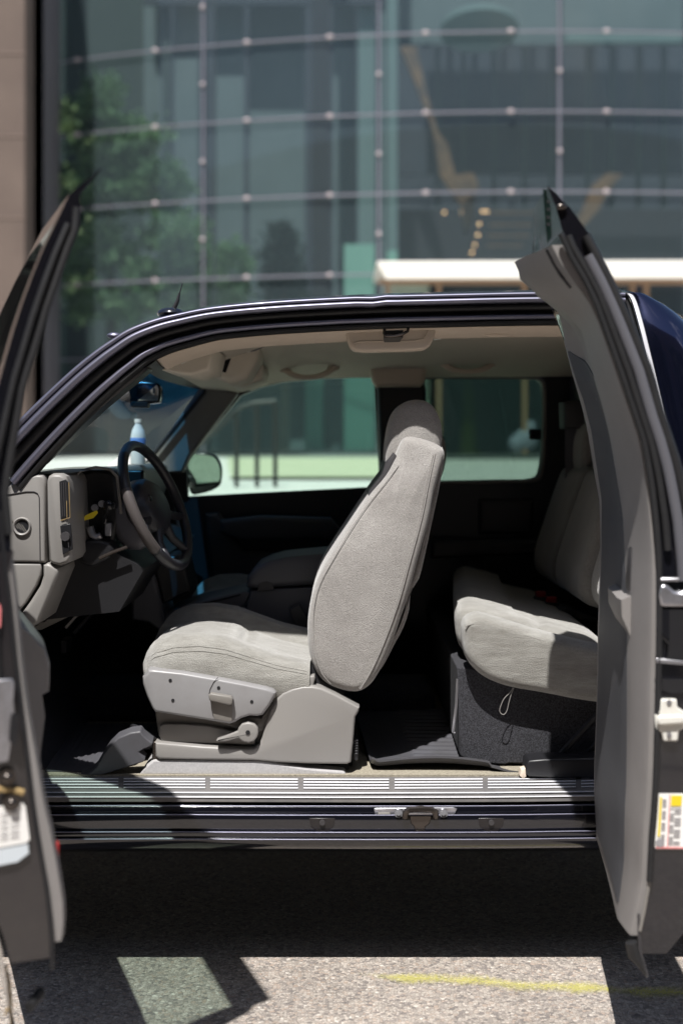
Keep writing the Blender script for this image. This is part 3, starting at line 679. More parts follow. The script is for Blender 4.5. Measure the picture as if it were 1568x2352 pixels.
# cushion: a loft, front to back
def cushion(par, y0, y1, name='cushion'):
    X0, X1 = -.552, -.085
    def ztop(f): return interp([(0, .765), (.03, .80), (.08, .828), (.2, .848), (.35, .852), (.5, .842), (.62, .822), (.8, .793), (1, .772)], f)
    def zbot(f): return interp([(0, .75), (.02, .70), (.06, .66), (.2, .66), (1, .66)], f)
    rows = []; n = 44
    for i in range(n+1):
        f = i/n; f2 = f*f*(3-2*f)*.35+f*.65 if f < .3 else f
        x = X0+(X1-X0)*f; zt = ztop(f); zb = zbot(f); row = []
        pinch = interp([(0, .05), (.05, .02), (.12, 0), (1, 0)], f)
        ya, yb = y0+pinch, y1-pinch; w = yb-ya
        for j in range(30):
            g = j/29
            row.append(None)
        prof = [(0.02, 0), (-.006, .25), (-.010, .5), (-.006, .72), (.006, .90), (.022, .985), (.045, 1.02), (.075, 1.012), (.10, .99)]
        L = [(ya+a, zb+(zt-zb)*b) for a, b in prof]
        mid = []
        for k in range(1, 14):
            g = k/14; yy = ya+.10+(w-.2)*g
            dip = -.012*math.sin(math.pi*g)**.5
            dip += -.016*math.exp(-((x+.275)/.014)**2)*math.sin(math.pi*g)**.5     # cross seam
            dip += -.010*(math.exp(-((yy-ya-.105)/.010)**2)+math.exp(-((yb-.105-yy)/.010)**2))
            mid.append((yy, zt-.003+dip+.010*math.sin(math.pi*g)*(1 if x < -.29 else .6)))
        Rr = [(yb-a, zb+(zt-zb)*b+ (.028*b if b > .9 else 0)) for a, b in reversed(prof)]
        rows.append([Vector((x+.012*(abs((yy-ya)/w-.5)*2)**3*(1-f), yy, zz)) for yy, zz in L+mid+Rr])
    return MB().grid(rows, cu=True, caps=True).build(name, 'fabric', par, smooth=70)
cushion(S, .165, .66)
def cush_edge(dy, b):
    out = []
    for i in range(4, 40):
        f = .06+.92*(i-4)/35; x = -.552+.467*f
        zt = interp([(0, .765), (.03, .80), (.08, .828), (.2, .848), (.35, .852), (.5, .842), (.62, .822), (.8, .793), (1, .772)], f); zb = .66
        pinch = interp([(0, .05), (.05, .02), (.12, 0), (1, 0)], f)
        y = .165+pinch+interp([(.5, -.010), (.72, -.006), (.90, .006), (.985, .022)], b)
        out.append(Vector((x+.012*(1-f), y-dy, zb+(zt-zb)*b)))
    return out
Q(MB().tube(cush_edge(.0004, .80), .0013, 5), 'cushion_seam', 'fabric')
Q(MB().tube(cush_edge(.0002, .86), .0011, 5), 'cushion_seam', 'fabric')
# wrinkles gathered along the piping
rows = []; ln = smooth([(372, 1480), (398, 1475), (460, 1477), (520, 1488), (562, 1500), (644, 1521), (712, 1545)], 6)

# backrest
bk = smooth([(936, 1004), (957, 1004), (990, 1013), (1016, 1026), (1022, 1040), (1018, 1062), (1006, 1106), (998, 1135), (986, 1196), (961, 1286), (945, 1345), (925, 1410), (903, 1475), (880, 1530), (858, 1568), (838, 1586), (818, 1593), (790, 1590), (757, 1578), (733, 1558), (716, 1525), (707, 1482), (706, 1430), (714, 1375), (731, 1325), (756, 1280), (797, 1217), (846, 1143), (887, 1093), (908, 1050), (924, 1014)], 3, True)
BP = uvs([(p.x, p.y) for p in bk], .17)
def seat_y(x, y, z, c=.42, k=.20):
    f = max(0, min(1, (z-.95)/.45)); s_ = 1-k*f*f
    return c+(y-c)*s_
Q(pillow(MB(), BP, .172, .68, .026, puff=.010, ry=.03, n=7, yfun=seat_y), 'backrest', 'fabric_back', smooth=70)
# back shell, turned away from the camera, and stitched seam
bs = smooth([(1010, 1035), (1022, 1040), (1019, 1070), (1008, 1130), (990, 1210), (975, 1280), (962, 1330), (943, 1360), (940, 1400), (925, 1445), (905, 1482), (880, 1530), (865, 1535), (940, 1340), (985, 1180)], 2, True)
Q(pillow(MB(), uvs([(p.x, p.y) for p in bs], .23), .225, .63, .012, n=4, yfun=seat_y), 'back_panel', 'fabric_back', smooth=60)
sm_ = smooth([(836, 1583), (862, 1540), (893, 1470), (925, 1380), (950, 1290), (977, 1190), (993, 1110), (1008, 1040)], 8)
def onb(p, dy=0):
    w = W(p.x, p.y, .19); y = seat_y(w.x, .174, w.z)+dy
    return W(p.x, p.y, y)
mb = MB(); mb.tube([onb(Vector((p.x-9, p.y)), -.004) for p in sm_], .0014, 5)
for i in range(0, len(sm_)-1):
    for h in (0.15, .65):
        p = sm_[i].lerp(sm_[i+1], h); q = sm_[i].lerp(sm_[i+1], h+.28)
        mb.tube([onb(Vector((p.x-13, p.y)), -.005), onb(Vector((q.x-13, q.y)), -.005)], .0007, 4)
Q(mb, 'back_seam', 'fabric_back')
mb = MB(); mb.tube([onb(p, -.002) for p in smooth([(915, 1070), (880, 1115), (822, 1190), (765, 1285), (735, 1340), (722, 1390), (719, 1440), (723, 1500), (738, 1545), (760, 1572)], 5)], .0012, 5); Q(mb, 'front_seam', 'fabric_back')
Q(pillow(MB(), uvs([(905, 1040), (888, 1062), (880, 1090), (850, 1130), (846, 1143), (895, 1088), (915, 1050)], .2), .22, .60, .004, n=2), 'front_bolster', 'trim_dark')
Q(pillow(MB(), uvs([(716, 1520), (735, 1560), (790, 1592), (790, 1605), (745, 1590), (722, 1575), (712, 1540)], .2), .20, .62, .004, n=2), 'hinge_cover', 'black')
# headrest
hr = smooth([(957, 917), (930, 923), (909, 941), (896, 970), (888, 1012), (885, 1050), (888, 1072), (900, 1100), (960, 1105), (1000, 1070), (1014, 1030), (1017, 1000), (1013, 966), (1000, 938), (982, 922)], 3, True)
Q(pillow(MB(), uvs([(p.x, p.y) for p in hr], .275), .272, .53, .030, puff=.012, ry=.035, n=6), 'headrest', 'fabric_back', smooth=70)
mb = MB()
for y in (.39, .50): mb.tube([W(940, 1080, .4)+Vector((0, y-.4, 0)), W(935, 1120, .4)+Vector((0, y-.4, 0))], .006, 8)
Q(mb, 'headrest_post', 'steel')

# ---------------------------------------------------------------- passenger's seat (mostly hidden)
S2 = empty('passenger_seat', (-.25, 1.2, .47), T, 'shaded grey front passenger seat beyond the centre console')
cushion(S2, 1.04, 1.50)
mb = MB(); mb.box((-.50, 1.1, .455), (.03, 1.45, .66)); mb.build('seat_base', 'black', S2, bevel=.01)
pillow(mb := MB(), [p+Vector((.05, 0, -.03)) for p in BP], 1.03, 1.50, .03, ry=.03, n=4, yfun=lambda x, y, z: seat_y(x, y, z, 1.27)); mb.build('backrest', 'fabric_back', S2, smooth=70)
pillow(mb := MB(), [Vector((p.x+.08, p.y, p.z-.06)) for p in uvs([(p.x, p.y) for p in hr], .33)], 1.15, 1.38, .03, n=5); mb.build('headrest', 'fabric_back', S2, smooth=70)

# ================================================================ REAR BENCH
B = empty('rear_bench', (.55, .8, .47), T, 'grey velour rear bench seat half in the shade')
pr = smooth([(1063, 1462), (1064, 1440), (1072, 1424), (1090, 1415), (1110, 1414), (1143, 1423), (1185, 1436), (1227, 1449), (1273, 1462), (1330, 1476), (1400, 1494), (1440, 1530), (1440, 1600), (1400, 1618), (1330, 1611), (1273, 1600), (1230, 1592), (1178, 1583), (1136, 1570), (1105, 1553), (1080, 1528), (1067, 1500)], 3, True)
PB = uvs([(p.x, p.y) for p in pr], .17)
def bench_z(x, y): return 0
rows = []
for y, ins in ((.168, .028), (.170, .018), (.176, .009), (.188, .002), (.205, 0), (.235, 0), (.26, .002), (.285, .010), (.305, .020), (.318, .024), (.33, .016), (.35, .006), (.40, 0), (.6, -.002), (.9, -.003), (1.2, -.001), (1.40, 0), (1.46, .004), (1.5, .03)):
    pts_ = inset(PB, ins) if ins else PB
    rows.append([Vector((q.x+.085*max(0, y-.35)*(1 if q.x < .5 else 0)-(.006 if y > .32 and q.x < .42 else 0), y, q.z+(.006 if y > .32 else 0)-.012*math.exp(-((q.x-.545-.22*(y-.3))/.012)**2)*(1 if q.z > .85 and .3 < y < .7 else 0))) for q in pts_])
MB().grid(rows, cu=True, caps=True).build('bench_cushion', 'fabric', B, smooth=70)
ln = smooth([(1068, 1440), (1085, 1434), (1110, 1440), (1160, 1450), (1220, 1464), (1273, 1480), (1368, 1504)], 6)
MB().tube([W(p.x, p.y, .171) for p in ln], .0018, 6).build('cushion_piping', 'fabric', B)
# backrest of the bench: leaning, dark
bb = smooth([(.845, 1.28), (.80, 1.27), (.775, 1.22), (.72, 1.06), (.69, .95), (.71, .88), (.80, .86), (.88, .90), (.90, 1.2)], 4, True)
for y0, y1, dx in ((.175, .62, .065), (.625, 1.08, .035), (1.085, 1.52, .03)):
    pillow(mb := MB(), [Vector((p.x+dx, 0, p.y)) for p in bb], y0, y1, .03, puff=.01, ry=.03, n=4); mb.build('bench_backrest', 'fabric_back', B, smooth=70)
for yc in (.40, 1.3):
    pillow(mb := MB(), [Vector((p.x+.05, 0, p.y)) for p in smooth([(.80, 1.26), (.79, 1.36), (.81, 1.43), (.85, 1.43), (.87, 1.36), (.87, 1.26)], 4, True)], yc-.12, yc+.12, .02, n=4); mb.build('bench_headrest', 'fabric_back', B, smooth=70)
for u, v, Y in ((1241, 1366, 1.06), (1266, 1379, .98)):
    mb = MB(); c = W(u, v, Y); mb.box(c-Vector((.017, .016, .008)), c+Vector((.017, .016, .012))); mb.build('buckle_button', 'red', B, bevel=.004)
    mb = MB(); mb.box(c-Vector((.024, .022, .045)), c+Vector((.03, .022, -.006))); mb.build('buckle', 'trim_black', B, bevel=.006)
mb = MB(); c = W(1330, 1415, .8); pillow(mb, uvs([(1278, 1398), (1290, 1388), (1335, 1400), (1368, 1414), (1366, 1425), (1300, 1416)], .9), .85, .93, .008, n=3); mb.build('lap_belt', 'trim_black', B)
# carpeted box under the bench
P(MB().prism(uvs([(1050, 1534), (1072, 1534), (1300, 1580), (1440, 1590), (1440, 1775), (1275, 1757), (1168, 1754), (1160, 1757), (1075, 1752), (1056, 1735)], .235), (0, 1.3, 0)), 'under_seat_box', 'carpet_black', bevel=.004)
mb = MB(); mb.tube(uvs([(1050, 1560), (1047, 1620), (1040, 1682), (1044, 1684)], .24), .004, 6); P(mb, 'bracket_bar', 'steel')
lp = smooth([(1178, 1580), (1170, 1592), (1158, 1604), (1151, 1618), (1147, 1632), (1151, 1640), (1158, 1641), (1164, 1632), (1168, 1615), (1174, 1594), (1180, 1580)], 3)
mb = MB(); mb.tube([W(p.x, p.y, .19) for p in lp], .0011, 6); mb.build('seat_pull_cord', 'trim_grey', B)
# belt anchor with cover and bracing straps
mb = MB(); pillow(mb, uvs([(1208, 1752), (1214, 1745), (1250, 1742), (1275, 1742), (1440, 1738), (1440, 1786), (1280, 1786), (1214, 1783), (1206, 1776)], .13), .12, .20, .006, n=3); P(mb, 'belt_anchor_cover', 'trim_black')
mb = MB(); pillow(mb, uvs([(1196, 1768), (1206, 1765), (1208, 1784), (1200, 1789), (1193, 1782)], .13), .125, .16, .003, n=2); P(mb, 'anchor_foot', 'tan')
for a, b, w_ in (((1278, 1742), (1400, 1610), .009), ((1333, 1742), (1420, 1655), .006)):
    mb = MB(); mb.tube([W(*a, .19), W(*b, .19)], w_, 6); P(mb, 'belt_strap', 'trim_black')
mb = MB(); mb.hexa([Vector(p) for p in [W(1297, 1100, 1.35), W(1324, 1100, 1.35), W(1324, 1100, 1.36), W(1297, 1100, 1.36), W(1297, 965, 1.35), W(1324, 965, 1.35), W(1324, 965, 1.36), W(1297, 965, 1.36)]]); P(mb, 'shoulder_belt', 'console_grey')
mb = MB(); pillow(mb, uvs([(1283, 925), (1345, 915), (1360, 960), (1345, 985), (1285, 985)], 1.4), 1.3, 1.42, .015, n=3); P(mb, 'belt_guide', 'trim_dark')
mb = MB(); mb.tube(uvs([(1296, 1107), (1302, 1118), (1298, 1138)], 1.36), .006, 6); P(mb, 'belt_tongue', 'tan')

# ================================================================ DASHBOARD
Dh = empty('dashboard', (-.8, .8, .9), T, 'taupe dashboard with round side vent')
def K(mb, name, m, **k): return mb.build(name, m, Dh, **k)
K(pillow(MB(), uvs([(-20, 1150), (8, 1124), (30, 1108), (60, 1096), (85, 1090), (99, 1091), (104, 1098), (105, 1120), (107, 1288), (103, 1293), (60, 1292), (-20, 1291)], 0.1050), 0.1000, .40, .007, ry=.012, n=5), 'dash_end_cap', 'trim_grey', smooth=35)
K(pillow(MB(), uvs([(108, 1104), (112, 1093), (122, 1087), (140, 1087), (152, 1094), (158, 1108), (161, 1180), (168, 1278), (160, 1292), (140, 1300), (122, 1296), (113, 1288), (109, 1200)], 0.1050), 0.0930, .36, .010, ry=.022, n=6), 'dash_bezel', 'trim_grey', smooth=35)
K(pillow(MB(), uvs([(-20, 1294), (93, 1294), (96, 1300), (94, 1320), (84, 1345), (60, 1385), (45, 1402), (20, 1450), (-20, 1450)], 0.1050), 0.1030, .40, .006, n=4), 'knee_panel_end', 'trim_grey')
K(pillow(MB(), uvs([(98, 1296), (112, 1292), (134, 1306), (136, 1316), (126, 1340), (112, 1375), (90, 1430), (60, 1450), (30, 1450), (52, 1405), (70, 1380), (92, 1345), (99, 1322)], 0.1050), 0.1000, .42, .010, ry=.015, n=5), 'knee_panel', 'trim_grey')
K(pillow(MB(), uvs([(134, 1300), (175, 1288), (245, 1290), (262, 1300), (255, 1330), (220, 1370), (170, 1412), (90, 1450), (60, 1448), (105, 1390), (128, 1340)], .36), .35, .85, .03, n=5), 'lower_dash', 'trim_mid', smooth=50)
# crease line of the cover
K(MB().tube(uvs([(-10, 1145), (18, 1136), (60, 1129), (78, 1129), (86, 1133), (90, 1142), (91, 1200), (92, 1288)], 0.0985), .0012, 5), 'cover_seam', 'trim_dark')
# round vent
c = W(52, 1209, 0.1050); mb = MB()
mb.grid([[c+Vector((r*math.cos(a), y, r*math.sin(a))) for r, y in ((.0255, .0), (.0245, -.008), (.022, -.012), (.019, -.011), (.017, -.004), (.0165, .004))] for a in [2*math.pi*k/40 for k in range(40)]], cv=True)
vt = K(mb, 'side_vent', 'trim_grey', smooth=60)
mb = MB(); mb.cyl(c+Vector((0, -.0065, 0)), (0, 1, 0), .0172, .001, 28); mb.build('vent_well', 'black', vt)
mb = MB()
for k in range(-1, 3):
    q = c+Vector((-.010+.0085*k, -.008, .002-.004*k)); d_ = Vector((.008, 0, -.0115)); mb.hexa([q-d_+Vector((-.0008, 0, 0)), q-d_+Vector((.0012, 0, 0)), q-d_+Vector((.0012, .004, 0)), q-d_+Vector((-.0008, .004, 0)), q+d_+Vector((-.0008, 0, 0)), q+d_+Vector((.0012, 0, 0)), q+d_+Vector((.0012, .004, 0)), q+d_+Vector((-.0008, .004, 0))])
mb.build('vent_blade', 'trim_mid', vt)
# main body of the dash
K(MB().prism([Vector((x, .36, z)) for x, z in [(-1.02, 1.22), (-.90, 1.265), (-.80, 1.285), (-.72, 1.297), (-.67, 1.296), (-.655, 1.285), (-.66, 1.20), (-.70, 1.10), (-.72, .95), (-.78, .88), (-1.02, .86)]], (0, 1.19, 0)), 'dash_body', 'trim_mid', bevel=.012, seg=3)
K(MB().grid([[W(u, v, Y) for u, v, Y in ((60, 1092, .12), (72, 1086, .25), (84, 1080, .42))], [W(u, v, Y) for u, v, Y in ((106, 1088, .12), (118, 1080, .25), (132, 1075, .42))], [W(u, v, Y) for u, v, Y in ((150, 1088, .14), (160, 1078, .25), (172, 1072, .42))], [W(u, v, Y) for u, v, Y in ((205, 1080, .25), (212, 1075, .32), (220, 1071, .42))], [W(u, v, Y) for u, v, Y in ((262, 1079, .3), (268, 1074, .35), (276, 1071, .42))]]), 'dash_top', 'trim_mid', smooth=60)
K(MB().prism(uvs([(165, 1120), (172, 1098), (186, 1084), (220, 1077), (252, 1081), (266, 1098), (270, 1130), (274, 1190), (262, 1240), (240, 1262), (190, 1262), (172, 1230), (166, 1180)], .34), (0, .30, 0)), 'instrument_hood', 'black', bevel=.01)
K(MB().tube(uvs([(163, 1230), (162, 1160), (163, 1118), (170, 1096), (186, 1081), (220, 1073), (254, 1078), (269, 1095), (273, 1130), (278, 1180)], .258), .0045, 6), 'hood_rim', 'trim_mid')
K(MB().prism(uvs([(278, 1080), (330, 1080), (330, 1190), (284, 1190)], .52), (0, .03, 0)), 'centre_stack', 'trim_black', bevel=.006)
K(MB().prism(uvs([(283, 1112), (296, 1112), (298, 1150), (286, 1150)], .515), (0, .004, 0)), 'stack_display', 'trim_mid')
# left vent and switch bank in the bezel
v1 = K(MB().prism(uvs([(136, 1106), (150, 1101), (157, 1108), (160, 1186), (150, 1190), (139, 1193)], 0.0880), (0, .006, 0)), 'dash_vent', 'black', bevel=.001)
mb = MB()
for u in (141, 146, 151): mb.tube(uvs([(u, 1108), (u+3, 1186)], 0.0860), .0012, 5)
mb.build('vent_blade', 'trim_dark', v1)
mb = MB(); mb.tube(uvs([(139, 1196), (161, 1189), (158, 1108)], 0.0860), .0012, 5); mb.tube(uvs([(153, 1150), (154, 1190)], 0.0850), .001, 5); mb.build('vent_trim', 'dirt', v1)
v2 = K(MB().prism(uvs([(138, 1208), (162, 1203), (167, 1262), (144, 1274)], 0.0880), (0, .006, 0)), 'light_switch_panel', 'trim_black', bevel=.001)
mb = MB(); mb.cyl(W(150, 1232, 0.0830), (0, 1, 0), .012, .01, 14); mb.tube(uvs([(146, 1230), (155, 1232), (158, 1258)], 0.0820), .0012, 5); mb.build('light_knob', 'trim_dark', v2)
# things round the column
cl = K(pillow(MB(), uvs([(253, 1165), (268, 1152), (300, 1143), (335, 1150), (345, 1200), (340, 1250), (322, 1264), (292, 1262), (266, 1235), (254, 1200)], .36), .34, .48, .025, n=5), 'column_shroud', 'console_grey', smooth=60)
mb = MB(); mb.tube([W(224, 1224, .34), W(238, 1200, .30), W(248, 1165, .26)], [.006, .007, .009], 10); mb.ball(W(249, 1161, .25), .015, 8, (1, .9, 1)); mb.build('gear_lever', 'black_gloss', cl)
mb = MB(); mb.box(tuple(W(212, 1170, .30)), tuple(W(268, 1150, .33))); mb.build('stalk', 'black_gloss', cl, bevel=.006)
for u, v in ((218, 1166), (234, 1157)):
    mb = MB(); mb.cyl(W(u, v, .29), (0, 1, 0), .0095, .012, 16); mb.cyl(W(u, v, .282), (0, 1, 0), .004, .006, 10); mb.build('key_lock', 'steel', cl)
mb = MB(); mb.prism(uvs([(190, 1193), (196, 1184), (222, 1172), (225, 1178), (214, 1190), (194, 1196)], .28), (0, .003, 0)); mb.build('yellow_tag', 'label_yellow', cl)
mb = MB(); mb.tube(uvs([(206, 1210), (212, 1228), (222, 1235), (232, 1230)], .29), .011, 8); mb.build('silver_bracket', 'steel', cl)
mb = MB(); mb.box(tuple(W(240, 1232, .30)), tuple(W(258, 1200, .32))); mb.build('column_clip', 'steel', cl, bevel=.003)
K(pillow(MB(), uvs([(178, 1262), (190, 1242), (230, 1240), (252, 1246), (262, 1262), (250, 1282), (215, 1302), (190, 1296)], .28), .27, .36, .01, n=3), 'brake_release', 'trim_black')
mb = MB(); mb.tube(uvs([(228, 1282), (260, 1268), (292, 1256)], .27), .005, 8); K(mb, 'tilt_lever', 'steel_dark')
mb = MB(); mb.tube(uvs([(150, 1440), (190, 1395), (230, 1356)], .38), .009, 8); mb.tube(uvs([(170, 1455), (215, 1405)], .42), .006, 6); mb.box(tuple(W(140, 1500, .42)), tuple(W(166, 1462, .50))); K(mb, 'pedal_arm', 'black_gloss')
K(MB().prism([Vector((x, .30, z)) for x, z in ((-.98, .86), (-.62, .9), (-.55, 1.02), (-.66, 1.08), (-.98, 1.0))], (0, 1.2, 0)), 'dash_underside', 'black')

# ---------------------------------------------------------------- steering wheel
cW = W(359, 1160, .42); mv = Vector((.388, 0, -.922)).normalized(); qv = Vector((.18, .98, .076)).normalized(); nv = mv.cross(qv).normalized()
if nv.x < 0: nv = -nv
sw = empty('steering_wheel', cW, T)
def rim(a0, a1, n, r=.185, tr=.0158): return [cW+(mv*math.cos(a)+qv*math.sin(a))*r for a in [a0+(a1-a0)*k/n for k in range(n+1)]]
MB().tube(rim(0, 2*math.pi, 72)[:-1], .0150, 14, closed=True).build('rim', 'leather', sw, smooth=80)
MB().tube(rim(R(-112), R(-52), 22), .0162, 14).build('rim_grip', 'wood_grey', sw, smooth=80)
MB().tube(rim(R(-50), R(8), 22), .0162, 14).build('rim_grip', 'leather', sw, smooth=80)
mb = MB(); rows = []
for rr, hh in ((.02, .045), (.065, .04), (.085, .022), (.092, -.01), (.06, -.07)):
    rows.append([cW-nv*.01+(mv*math.cos(a)*rr*1.0+qv*math.sin(a)*rr*1.15)+nv*(hh-.02) for a in [2*math.pi*k/28 for k in range(28)]])
mb.grid(rows, cu=True, caps=True); mb.build('airbag_cover', 'leather', sw, smooth=60)
for a in (R(70), R(-70), R(28), R(-28)):
    d_ = mv*math.cos(a)+qv*math.sin(a); MB().tube([cW+d_*.05-nv*.012, cW+d_*.12-nv*.016, cW+d_*.182], [.020, .013, .012], 8).build('spoke', 'leather', sw, smooth=60)
mb = MB(); mb.ball(cW+qv*-.052+nv*.004+mv*-.02, .016, 6, (.6, 1, 1)); mb.build('thumb_control', 'black_gloss', sw)

# ---------------------------------------------------------------- centre console
Cn = empty('centre_console', (-.2, .95, .5), T, 'dark centre console with padded armrest')
pillow(MB(), uvs([(563, 1350), (566, 1325), (585, 1302), (615, 1288), (660, 1278), (760, 1270), (800, 1275), (800, 1345), (760, 1350), (640, 1350), (590, 1354)], .74), .735, 1.02, .02, n=5).build('console_armrest', 'console_grey', Cn, smooth=60) if False else None
mb = MB(); pillow(mb, uvs([(566, 1350), (568, 1325), (588, 1302), (618, 1288), (660, 1279), (760, 1270), (800, 1275), (800, 1340), (640, 1349), (590, 1354)], .74), .735, 1.02, .02, n=5); mb.build('console_armrest', 'console_grey', Cn, smooth=60)
mb = MB(); pillow(mb, uvs([(575, 1357), (640, 1352), (800, 1343), (800, 1600), (480, 1600), (480, 1460), (545, 1420), (566, 1395)], .75), .745, 1.01, .008, n=3); mb.build('console_bin', 'console_grey', Cn)
mb = MB(); pillow(mb, uvs([(386, 1406), (440, 1385), (560, 1358), (575, 1362), (565, 1385), (545, 1402), (480, 1418), (400, 1432), (372, 1430)], .76), .755, 1.0, .008, n=3); mb.build('cup_tray', 'console_grey', Cn)
mb = MB(); mb.prism(uvs([(420, 1398), (552, 1364), (552, 1368), (424, 1402)], .753), (0, .02, 0)); mb.build('tray_recess', 'black', Cn)
mb = MB(); pillow(mb, uvs([(303, 1292), (318, 1284), (345, 1290), (352, 1310), (372, 1400), (380, 1436), (366, 1448), (340, 1430), (303, 1424)], .73), .725, .98, .010, n=4); mb.build('console_front', 'console_grey', Cn)
mb = MB(); mb.prism(uvs([(346, 1280), (420, 1275), (440, 1360), (372, 1390)], .76), (0, .2, 0)); mb.build('stack_lower', 'trim_black', Cn, bevel=.01)
mb = MB(); mb.prism(uvs([(590, 1358), (596, 1340), (612, 1335), (624, 1340), (630, 1354)], .733), (0, .004, 0)); mb.build('console_latch', 'trim_dark', Cn)
mb = MB(); mb.prism(uvs([(664, 1400), (688, 1388), (706, 1420), (704, 1448), (680, 1442)], .70), (0, .02, 0)); mb.build('seat_buckle', 'trim_dark', Cn, bevel=.003)

# ---------------------------------------------------------------- inside mirror, overhead parts, handles
mm_ = empty('rear_view_mirror', W(320, 905, .85), T)
hs = smooth([(268, 900), (276, 884), (300, 876), (345, 877), (366, 882), (371, 896), (369, 920), (360, 926), (320, 928), (280, 920)], 3, True)
pillow(MB(), uvs([(p.x, p.y) for p in hs], .86), .84, .90, .008, n=4).build('mirror_housing', 'black_gloss', mm_)
gp = smooth([(317, 884), (345, 881), (360, 884), (364, 896), (362, 916), (356, 921), (322, 920), (314, 915)], 3, True)
_g = uvs([(p.x, p.y) for p in gp], .834); _g = [p+Vector((0, (_g[0].z-p.z)*.20-.004, 0)) for p in _g]; MB().add(_g, [tuple(range(len(_g)))]).build('mirror_glass', 'mirror', mm_, smooth=0)
MB().prism(uvs([(351, 891), (356, 891), (356, 903), (351, 903)], .831), (0, .002, 0)).build('compass_display', 'black', mm_)
MB().box(tuple(W(300, 936, .84)), tuple(W(345, 922, .89))).build('button_bar', 'black', mm_, bevel=.004)
MB().tube([W(285, 905, .88), W(296, 870, .88), W(330, 852, .86)], .010, 8).build('mirror_stem', 'black', mm_)

lc = P(pillow(MB(), uvs([(786, 744), (1003, 744), (996, 775), (986, 795), (975, 803), (950, 806), (835, 809), (812, 806), (802, 797), (792, 765)], .20), .175, .24, .008, ry=.01, n=4), 'latch_cover', 'tan', smooth=40)
MB().prism(uvs([(879, 745), (926, 745), (925, 775), (918, 782), (882, 783)], .172), (0, .004, 0)).build('latch_opening', 'black', lc)
MB().prism(uvs([(880, 775), (924, 774), (918, 785), (882, 786)], .171), (0, .002, 0)).build('latch_ledge', 'trim_mid', lc)
MB().tube(uvs([(883, 755), (882, 765), (884, 771), (905, 772), (922, 768), (936, 760), (938, 748)], .155), .0042, 8).build('latch_loop', 'steel_dark', lc)
MB().tube(uvs([(815, 795), (812, 788), (826, 784), (952, 782), (972, 778), (982, 760)], .1745), .0018, 5).build('cover_edge', 'tan', lc)
def handle(pts, Y, nm='grab_handle', m_='tan', r=.011):
    q = smooth(pts, 4); n = len(q)
    mb = MB(); mb.tube([W(p.x, p.y, Y-.02*math.sin(math.pi*i/(n-1))) for i, p in enumerate(q)], [r*(.8+.4*abs(2*i/(n-1)-1)) for i in range(n)], 10)
    h = P(mb, nm, m_, smooth=60)
    for p in (q[0], q[-1]):
        mb = MB(); mb.ball(W(p.x, p.y, Y+.012), .022, 7, (1, .5, .8)); mb.build('handle_mount', m_, h)
handle([(653, 845), (668, 858), (695, 866), (725, 865), (752, 855), (766, 842)], 1.36)
handle([(1016, 832), (1035, 846), (1062, 853), (1092, 852), (1118, 844), (1134, 830)], 1.36)
handle([(1076, 748), (1100, 760), (1125, 766), (1150, 766), (1180, 760), (1212, 748)], .24, r=.009)
mb = MB(); mb.tube(uvs([(996, 776), (1010, 774), (1022, 766)], .45), .007, 8); P(mb, 'coat_hook', 'label_white')
oc = P(pillow(MB(), uvs([(475, 800), (520, 790), (570, 786), (604, 795), (596, 830), (570, 872), (530, 884), (498, 870), (486, 850)], .88), .80, 1.06, .025, n=5), 'overhead_console', 'headliner', smooth=60)
MB().prism(uvs([(507, 822), (514, 817), (530, 824), (518, 856), (506, 852)], .795), (0, .004, 0)).build('console_display', 'black_gloss', oc)
MB().prism(uvs([(522, 808), (550, 793), (600, 788), (610, 795), (585, 806), (545, 812), (532, 820)], .79), (0, .006, 0)).build('map_lamp_bezel', 'console_grey', oc, bevel=.004)
MB().cyl(W(568, 799, .786), (0, 1, .3), .014, .004, 16).build('map_lamp', 'label_white', oc)
P(pillow(MB(), uvs([(512, 866), (590, 824), (606, 840), (600, 872), (560, 888), (530, 886)], 1.05), 1.04, 1.40, .012, n=4), 'sun_visor', 'headliner', smooth=60)
P(pillow(MB(), uvs([(372, 850), (400, 825), (455, 806), (492, 800), (480, 850), (440, 862)], .35), .34, .72, .010, n=4), 'sun_visor', 'headliner', smooth=60)
mb = MB(); mb.prism(uvs([(410, 826), (452, 810), (458, 816), (416, 836)], .336), (0, .004, 0)); P(mb, 'visor_label', 'label_white')

